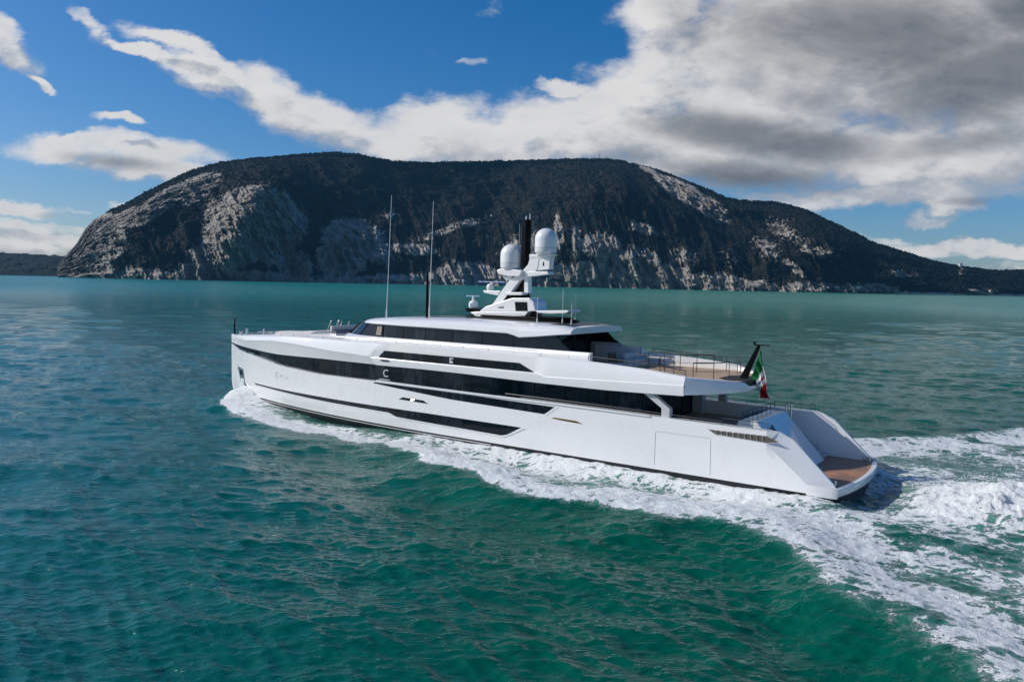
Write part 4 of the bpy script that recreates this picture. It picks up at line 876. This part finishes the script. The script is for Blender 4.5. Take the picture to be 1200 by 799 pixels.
# roof: loft of half sections
RF = MB(); rx = [36.05, 35.6, 35.0, 34.2, 33.2, 32.2, 31.2, 29.5, 27, 24.5, 22, 20.6, 20.1, 19.7, 19.2, 18.4, 17.6, 16.9, 16.4, 16.0]
def rsec(X):
    hw = float(np.interp(X, [15.9, 17, 20, 30.5, 32.2, 33.2, 34.2, 35.0, 35.6, 36.05], [3.25, 3.38, 3.42, 3.40, 3.22, 2.95, 2.45, 1.85, 1.2, .25]))
    zb = float(np.interp(X, [15.9, 17, 18.4, 19.75, 20.4, 24, 30, 33, 36.05], [7.50, 7.40, 7.24, 7.12, 7.34, 7.36, 7.38, 7.40, 7.30]))
    zc = float(np.interp(X, [15.9, 17, 19, 25, 31, 33.5, 35.3, 36.05], [7.90, 8.02, 8.09, 8.12, 7.98, 7.80, 7.56, 7.34]))
    ze = zb+(zc-zb)*.42
    return [(X, max(hw-.35, 0), zb+.02), (X, hw, zb), (X, hw+.03, zb+.05), (X, hw-.02, ze), (X, hw-.22, zb+(zc-zb)*.70), (X, hw*.82, zb+(zc-zb)*.88), (X, hw*.55, zb+(zc-zb)*.97), (X, hw*.25, zc), (X, 0, zc)]
for sg in (1, -1): RF.grid([[(x, sg*y, z) for x, y, z in rsec(X)] for X in rx], flip=sg < 0)
RF.grid([[(x, y, z) for x, y, z in rsec(16.0)], [(x, -y, z) for x, y, z in rsec(16.0)]])
RF.grid([[(X, -2.95, rsec(X)[0][2]), (X, 2.95, rsec(X)[0][2])] for X in rx[5:]])
roof = RF.build('roof', WHITE, Y, smooth=True)
sr = MB(); crn = [(18.0, 2.45), (16.35, 2.35), (16.35, -1.2), (18.0, -1.2)]
def roof_z(X, y):
    q = rsec(X); return float(np.interp(abs(y), [p[1] for p in q[::-1]][:7], [p[2] for p in q[::-1]][:7]))
rows = []
for a_ in np.linspace(0, 1, 9):
    r_ = []
    for b_ in np.linspace(0, 1, 9):
        X = (1-a_)*((1-b_)*crn[0][0]+b_*crn[1][0])+a_*((1-b_)*crn[3][0]+b_*crn[2][0]); y = (1-a_)*((1-b_)*crn[0][1]+b_*crn[1][1])+a_*((1-b_)*crn[3][1]+b_*crn[2][1])
        r_.append((X, y, roof_z(X, y)+.012))
    rows.append(r_)
sr.grid(rows)
sr.build('sunroof', DSTEEL, roof)
fp = MB(); fpr = [(26.6, 0), (25.9, 1.0), (24.0, 1.5), (19.5, 1.6), (18.0, 1.1), (17.6, 0)]
fpp = fpr+[(x, -y) for x, y in fpr[-2:0:-1]]; fp.prism_z(fpp, 7.9, 8.20); fp.prism_z([((x-22)*.9+22, y*.8) for x, y in fpp], 8.2, 8.34)
fp.build('mast_plinth', BLACK, Y, bevel=.06)
# -- radar mast (profiles in the centre plane)
def prof(name, pts, y0, y1, m, parent=Y, bevel=.04):
    mb = MB(); mb.prism([tuple(p) for p in pts], y0, y1); return mb.build(name, m, parent, bevel=bevel)
mast = prof('radar_mast', [(24.443, 8.667), (23.265, 10.135), (22.717, 10.753), (22.289, 10.98), (21.687, 11.366), (21.273, 11.766), (21.106, 12.282), (20.334, 12.31), (20.489, 11.473), (20.835, 11.056), (21.251, 10.932), (21.913, 10.664), (22.452, 10.101), (22.935, 9.482), (23.242, 9.168)], -.30, .30, WHITE)
prof('mast_leg', [(21.602, 10.918), (21.289, 10.991), (21.236, 9.877), (21.575, 9.869)], -.22, .22, WHITE, mast, .02)
prof('mast_leg_glass', [(21.647, 10.767), (21.598, 10.768), (21.576, 9.909), (22.435, 9.889), (22.029, 10.411)], -.10, .10, BLACK, mast, .0)
prof('cross_bar', [(22.696, 9.893), (21.382, 9.923), (21.45, 9.732), (22.815, 9.698)], -.7, .7, WHITE, mast, .03)
prof('lower_glass', [(22.878, 9.697), (21.522, 9.71), (21.335, 9.495), (22.19, 9.502), (23.244, 9.27)], -.35, .35, BLACK, mast, .0)
prof('dome_bracket', [(23.673, 11.352), (23.298, 11.496), (22.054, 11.404), (21.565, 11.367), (21.737, 10.966), (22.66, 10.955), (23.287, 11.05), (23.516, 11.129)], -.55, .55, WHITE, mast, .05)
prof('camera_shelf', [(23.348, 10.968), (22.511, 10.957), (22.654, 10.713), (23.053, 10.708)], -.3, .3, WHITE, mast, .03)
prof('dome_platform', [(21.182, 12.441), (19.229, 12.433), (19.548, 12.259), (20.388, 12.143), (21.175, 12.143)], -.30, .30, WHITE, mast, .04)
bx = prof('equipment_box', [(20.685, 12.163), (19.548, 12.239), (19.596, 11.459), (20.842, 11.333)], -.27, .27, WHITE, mast, .03)
prof('fin', [(21.201, 11.29), (19.662, 11.322), (19.587, 11.128), (20.536, 11.019), (21.192, 10.953)], -.36, .36, WHITE, mast, .03)
lg_ = MB(); lg_.lathe([(.0, 0), (.055, .06), (.06, .14), (.02, .28), (0, .34)], (0, 0, 0), 10); lo_ = lg_.build('drop_emblem', BLACK, bx)
lo_.location = (20.050, .37, 11.653); lo_.location.y = .28; lo_.scale = (1, .2, 1)
prof('radar_shelf', [(25.018, 9.976), (23.514, 9.977), (23.735, 9.655), (24.897, 9.813)], -.28, .28, WHITE, mast, .03)
hs = prof('mast_housing', [(24.96, 8.524), (24.448, 8.873), (22.191, 9.532), (20.795, 9.569), (20.454, 9.301), (20.272, 8.693)], -.75, .75, WHITE, Y, .06)
prof('housing_window', [(21.939, 9.277), (20.956, 9.286), (20.892, 8.71), (21.862, 8.676)], .74, .765, GLASS, hs, 0)
text_mesh('CRN', .30, 'housing_letters', GLETTER, hs, side_mtx(23.009, .765, 8.879, 1)) if False else None
for i, (w_, h_) in enumerate(((.07, .10), (.08, .13), (.09, .15), (.05, .17))):
    x_ = 23.285-.17*i*.8; MB().box(x_-w_/2, x_+w_/2, .745, .765, 8.798, 8.798+h_).build('housing_letter', GLETTER, hs)
prof('mast_skid', [(25.55, 8.461), (24.96, 8.524), (20.711, 8.657), (20.908, 8.371), (24.859, 8.091)], .45, 1.0, WHITE, Y, .04)
prof('mast_skid', [(25.55, 8.461), (24.96, 8.524), (20.711, 8.657), (20.908, 8.371), (24.859, 8.091)], -1.0, -.45, WHITE, Y, .04)
prof('aft_wing_platform', [(20.297, 8.751), (17.784, 8.86), (17.692, 8.766), (17.981, 8.659), (19.121, 8.578), (20.056, 8.602)], -.8, .8, WHITE, Y, .03)
def dome(name, px, r, z0, hgt, y=0):
    mb = MB(); cyl = hgt-r*.98; pr = [(r*.80, -.16), (r*.84, -.05), (r*.97, 0), (r, .05), (r, cyl*.5), (r, cyl)]
    for k in range(1, 11): a = math.pi/2*k/10; pr.append((r*math.cos(a)+.001, cyl+(hgt-cyl)*math.sin(a)))
    mb.lathe(pr, (px, y, z0), 36); o = mb.build(name, WHITE, Y, smooth=True)
    s_ = MB(); s_.lathe([(r+.006, cyl*.32), (r+.006, cyl*.36)], (px, y, z0), 36); s_.build('dome_seam', GREY, o, smooth=True)
    return o
d1 = dome('radar_dome', 22.85, .735, 11.55, 1.60); d2 = dome('radar_dome', 20.07, .745, 12.55, 1.60)
for px_, z_, r_ in ((24.583, 10.026, .26), (26.028, 8.717, .34)):
    mb = MB(); mb.lathe([(r_*.7, -.1), (r_, .08), (r_, r_*.9), (r_*.8, r_*1.35), (r_*.4, r_*1.6), (0.01, r_*1.65)], (px_, 0, z_), 24); mb.build('small_dome', WHITE, Y, smooth=True)
prof('dome_tray', [(26.557, 8.699), (24.964, 8.711), (24.921, 8.525), (26.35, 8.453)], -.35, .35, BLACK, Y, .02)
prof('tray_arm', [(26.352, 8.548), (24.962, 8.649), (24.433, 8.253), (25.809, 8.158)], -.2, .2, BLACK, Y, .02)
for a_, b_, z_, rot in ((25.622, 23.275, 10.555, 0), (26.670, 25.441, 9.535, 0)):
    mb = MB(); mb.box(min(a_, b_), max(a_, b_), -.07, .07, z_-.045, z_+.045); sc_ = mb.build('radar_scanner', BLUE, Y, bevel=.03)
    c_ = MB(); c_.tube([((a_+b_)/2, 0, z_-.35), ((a_+b_)/2, 0, z_)], .09, 10); c_.build('scanner_motor', WHITE, sc_, smooth=True)
ex = MB(); ex.tube([(21.68, -.1, 8.3), (21.64, -.1, 14.75)], .27, 16, .25); exo = ex.build('exhaust_mast', BLACK, Y, smooth=True)
e2 = MB(); e2.tube([(22.0, 0, 11.5), (21.98, 0, 14.35)], .07, 10); e2.build('flag_halyard_tube', DSTEEL, exo, smooth=True)
e3 = MB(); e3.tube([(21.75, -.1, 14.7), (21.75, -.1, 14.98)], .05, 8); e3.tube([(21.45, -.1, 14.7), (21.45, -.1, 15.15)], .03, 8); e3.build('mast_lights', WHITE, exo, smooth=True)
e4 = MB(); e4.tube([(22.15, .1, 11.6), (22.12, .1, 14.5)], .012, 5); e4.tube([(21.25, -.2, 12.4), (21.25, -.2, 14.6)], .012, 5); e4.build('stay_wire', STEEL, exo)
# whip aerials and the black pole
for (x0, x1, yy, z0, z1, r_) in ((32.486, 32.090, 2.0, 7.897, 16.627, .03), (28.375, 28.119, 2.0, 8.180, 16.039, .03)):
    mb = MB(); mid = (x0+.25*(x1-x0), yy, z0+.25*(z1-z0)); mb.tube([(x0, yy, z0-.25), (x0, yy, z0+.5)], .055, 8)
    mb.tube([(x0, yy, z0+.4), mid, (x1, yy, z1)], .034, 6, .014); mb.build('whip_aerial', STEEL if 0 else WHITE, Y, smooth=True)
pp = MB(); pp.tube([(28.58, 2.0, 7.8), (28.58, 2.0, 11.1)], .10, 10, .08); pp.build('signal_pole', BLACK, Y, smooth=True)
for x, y, z1 in ((19.3, 2.0, 9.6), (17.9, 1.2, 10.2), (17.0, 1.6, 9.3), (18.6, -1.5, 9.9)):
    mb = MB(); mb.tube([(x, y, 7.8), (x, y, 8.3)], .04, 8); mb.tube([(x, y, 8.3), (x, y, z1)], .012, 5); mb.build('roof_aerial', WHITE, Y, smooth=True)
bs = MB(); bs.tube([(53.15, 0, 5.4), (53.2, 0, 6.3), (53.05, 0, 6.95)], .075, 8, .05); bs.build('bow_staff', BLACK, Y, smooth=True)
bf = MB(); bf.tube([(50.2, .9, 5.4), (50.2, .9, 6.15)], .10, 10); bf.build('capstan', WHITE, Y, smooth=True)
bf = MB(); bf.tube([(48.3, .6, 5.5), (48.3, .6, 6.2)], .05, 10); bf.build('vent_post', WHITE, Y, smooth=True)
for (x, y) in ((49.0, -.7), (51.6, .45)):
    mb = MB(); mb.tube([(x, y, 5.4), (x, y, 5.75)], .16, 12, .12); mb.tube([(x, y, 5.74), (x, y, 5.84)], .19, 12); mb.build('windlass', STEEL, Y, smooth=True)
cv = MB(); sec = lambda X, w, hh: [(X, -w, 5.8), (X, -w, 5.98+hh*.6), (X, -w*.6, 6.05+hh), (X, w*.6, 6.05+hh), (X, w, 5.98+hh*.6), (X, w, 5.8)]
cv.grid([sec(46.7, .5, -.15), sec(46.3, 1.0, .05), sec(44.5, 1.25, .10), sec(42.5, 1.3, .20), sec(41.6, 1.3, .27), sec(41.2, 1.2, .05)]); cv.build('tender_cover', CUSH, Y, smooth=True)
for yy in (.3, -.5):
    mb = MB(); mb.tube([(40.9, yy, 6.0), (40.3, yy, 7.2), (40.2, yy, 7.2)], .028, 6); mb.tube([(40.1, yy, 6.0), (40.3, yy, 7.2)], .016, 6)
    mb.tube([(39.5, yy, 6.0), (39.0, yy, 7.25)], .028, 6); mb.build('awning_pole', STEEL, Y, smooth=True)
# seating that stands on the decks
def sofa(name, label, cat, x, y, z, w, d, m, rz=0, grp=None, backm=None):
    r = empty(name, (0, 0, 0)); r.parent = None
    wx = BO[0]+x*BE[0]+y*BP[0]; wy = BO[1]+x*BE[1]+y*BP[1]; r.location = (wx, wy, z); r.rotation_euler = (0, 0, PSI+rz)
    MB().box(-d/2, d/2, -w/2, w/2, 0.004, .22).build('base', WHITE, r, bevel=.02)
    MB().box(-d/2+.03, d/2-.02, -w/2+.03, w/2-.03, .22, .42).build('seat_cushion', m, r, bevel=.05, smooth=True)
    MB().box(d/2-.24, d/2, -w/2, w/2, .42, .80).build('backrest', backm or m, r, bevel=.06, smooth=True)
    return tag(r, label, cat, grp)
sofa('deck_sofa', 'white cushioned sofa facing the stern beside the dark glass doors of the upper deck', 'sofa', 14.4, -2.2, 5.385, 1.9, .9, CUSH)
sofa('deck_armchair', 'small brown armchair on the upper deck near the end of the grey side wall', 'armchair', 15.2, -1.0, 5.385, .8, .8, BROWN)
sofa('foredeck_settee', 'low pale and grey settee on the foredeck just in front of the windscreen', 'sofa', 38.7, .2, 6.10, 2.6, .7, DCUSH, backm=CUSH)
tb = empty('deck_table', (0, 0, 0)); x, y = 12.9, -2.6
tb.location = (BO[0]+x*BE[0]+y*BP[0], BO[1]+x*BE[1]+y*BP[1], 5.385); tb.rotation_euler = (0, 0, PSI)
MB().box(-.7, .7, -.45, .45, .56, .62).build('table_top', GREY, tb, bevel=.02); MB().tube([(0, 0, .003), (0, 0, .56)], .07, 10).build('pedestal', DSTEEL, tb)
tag(tb, 'low grey table standing aft of the white sofa on the upper deck', 'table')
ct = sofa('aft_sunpad', 'long pale sun pad on the aft main deck under the overhanging wing', 'sun pad', 6.5, -.6, 2.565, 3.4, 1.0, DCUSH, rz=math.pi)

# -- ensign: three bands in one cloth, hung from the raked staff
def build_flag():
    hoist0, hoist1 = np.array((5.537, 7.111)), np.array((6.094, 5.286))
    top_mid, bot_mid = np.array((5.287, 5.739)), np.array((5.638, 4.891))
    fly0, fly1 = np.array((4.940, 4.332)), np.array((5.375, 4.385))
    nu, nv = 46, 22; names = [('green_band', (0.0, .13, .035)), ('white_band', (.62, .62, .60)), ('red_band', (.45, .02, .02))]
    root = empty('ensign_flag', (BO[0]+5.65*BE[0], BO[1]+5.65*BE[1], 7.2), PSI)
    def P(s, t):
        a = (1-s)**2*hoist0+2*s*(1-s)*top_mid+s*s*fly0; b = (1-s)**2*hoist1+2*s*(1-s)*bot_mid+s*s*fly1
        p = a+(b-a)*t; yy = .16*math.sin(9*s+5*t)*(.25+s)+.10*math.sin(17*t+3*s)
        return (p[0]-5.65, yy, p[1]-7.2)
    for i, (nm, c) in enumerate(names):
        mb = MB(); mb.grid([[P((i+u/16)/3, v/nv) for v in range(nv+1)] for u in range(17)])
        m = mat(nm+'_cloth', c, .8, bump=.002, bscale=60); mb.build(nm, m, root, smooth=True, solid=.006)
    for k, (c, r0) in enumerate((((.30, .02, .03), .0), ((.02, .04, .16), .5))):
        mb = MB(); s0, t0 = .50, .22+.22*(1 if k else 0)
        mb.grid([[tuple(np.array(P(s0+.07*(a-.5), t0+.22*b))+np.array((0, .02, 0))) for b in np.linspace(0, 1, 6)] for a in np.linspace(0, 1, 5)])
        mb.build('crest', mat('crest_cloth', c, .8), root, smooth=True)
    tag(root, 'green, white and red ensign with a small crest hanging from the black stern staff', 'flag')
build_flag()

# ------------------------------------------------------------------ spray
def build_spray():
    rng = np.random.RandomState(5); P = []; R = []
    def puff(n, fx, fy, fz, r0, r1):
        lx, ly, z = fx(n), fy(n), fz(n); P.append(np.stack([BO[0]+lx*BE[0]+ly*BP[0], BO[1]+lx*BE[1]+ly*BP[1], z], -1)); R.append(r0+(r1-r0)*rng.rand(n)**3)
    N = rng.randn; U = rng.rand
    for sg in (1, -1):
        x = 51.2-8*U(2600)**1.6; e = np.interp(-x, [-e_[0] for e_ in EDGE[::-1]][::1], [e_[1] for e_ in EDGE[::-1]][::1]) if False else np.interp(x, [e_[0] for e_ in EDGE], [e_[1] for e_ in EDGE])
        hbv = beam(x, 0); t = U(2600); y = hbv+(e-hbv)*t; z = (1.05*np.exp(-((x-50)/2.6)**2)*(1-t)+.25)*U(2600)**1.2+.06
        puff(2600, lambda n: x, lambda n: sg*y, lambda n: z, .008, .030)
    x = -2.5-11*U(5200)**.9; y = N(5200)*2.0; z = .5+1.35*np.exp(-((x+7.5)/4.2)**2)*np.exp(-(y/3.3)**2)*(.55+.75*U(5200)**1.4)
    puff(5200, lambda n: x, lambda n: y, lambda n: z, .006, .024)
    P = np.vstack(P); R = np.concatenate(R)
    base = np.array([(1,0,0),(-1,0,0),(0,1,0),(0,-1,0),(0,0,1),(0,0,-1)], float)
    fs = np.array([(0,2,4),(2,1,4),(1,3,4),(3,0,4),(2,0,5),(1,2,5),(3,1,5),(0,3,5)])
    V = (P[:, None, :]+base[None]*R[:, None, None]*(1+.5*rng.randn(len(P), 6, 1)*.5)).reshape(-1, 3)
    F = (fs[None]+(np.arange(len(P))*6)[:, None, None]).reshape(-1, 3)
    o = mesh_np('spray', V, F, mat('spray_water', (.93, .94, .95), .6), smooth=False)
    tag(o, 'fine white spray thrown up along the bow and behind the stern', 'spray', kind='stuff')
build_spray()

# ------------------------------------------------------------------ small things on the shore and the summit
def ground_at(u, R=None, S0=None):
    X, Yg, Z, S, rk = LANDV['m']
    j = int(np.argmin(np.abs(X[10]/Yg[10]-u))); col = S[:, j]
    i = int(np.argmin(np.abs(col-S0))); return Vector((X[i, j], Yg[i, j], Z[i, j]))
stone = mat('pale_plaster', (.62, .60, .55), .8, var=.06); tile = mat('roof_tile', (.28, .13, .08), .8, var=.1)
def house(u, s0, w, d, hh, label, name='shore_house', wallm=None):
    p = ground_at(u, S0=s0); r = empty(name, (p.x, p.y, p.z-1.0), math.radians(10))
    MB().box(-w/2, w/2, -d/2, d/2, 0, hh+1).build('wall', wallm or stone, r)
    rf_ = MB(); rf_.prism([(-w/2-.5, hh+1), (w/2+.5, hh+1), (0, hh+1+w*.22)], -d/2-.5, d/2+.5); rf_.build('roof', tile, r)
    for k in (-1, 1):
        MB().box(k*w*.25-.7, k*w*.25+.7, -d/2-.06, -d/2+.05, 2.6, 4.2).build('window', BLACK, r)
    return tag(r, label, 'house', 'pale houses along the foot of the mountain')
house(0.3936, 0.03, 16, 9, 5, 'small pale house low on the shore, leftmost of the three')
house(0.4195, 0.035, 22, 10, 7, 'wider pale house with a tiled roof behind the beach')
house(0.4787, 0.02, 18, 9, 4.5, 'low pale house at the back of the sand beach')
house(0.5426, .93, 11, 11, 15, 'tall narrow pale house standing out of the trees on the low ridge')
house(0.5816, .05, 10, 10, 11, 'square stone tower house at the right end of the beach', wallm=mat('warm_stone', (.42,.34,.24), .85, var=.1))
def summit_mast(du, hh, label):
    p = ground_at(0.1003+du, S0=1.0); m = MB(); r = 2.2
    for k in range(3): a = k*2.094; m.tube([(r*math.cos(a), r*math.sin(a), 0), (.3*math.cos(a), .3*math.sin(a), hh)], .45, 5)
    for z in np.arange(4, hh, 5): q = r*(1-z/hh)+.3; m.tube([(q*math.cos(k*2.094), q*math.sin(k*2.094), z) for k in (0, 1, 2, 3)], .25, 4)
    m.box(-2.2, 2.2, -.5, .5, hh*.72, hh*.80)
    o = m.build('radio_mast', DSTEEL); o.location = (p.x, p.y, p.z-1.5); tag(o, label, 'radio mast', 'radio masts on the summit')
summit_mast(0.0, 22, 'thin lattice radio mast on the flat summit, left one of the pair')
summit_mast(.0088, 16, 'shorter lattice radio mast on the summit right of the taller mast')
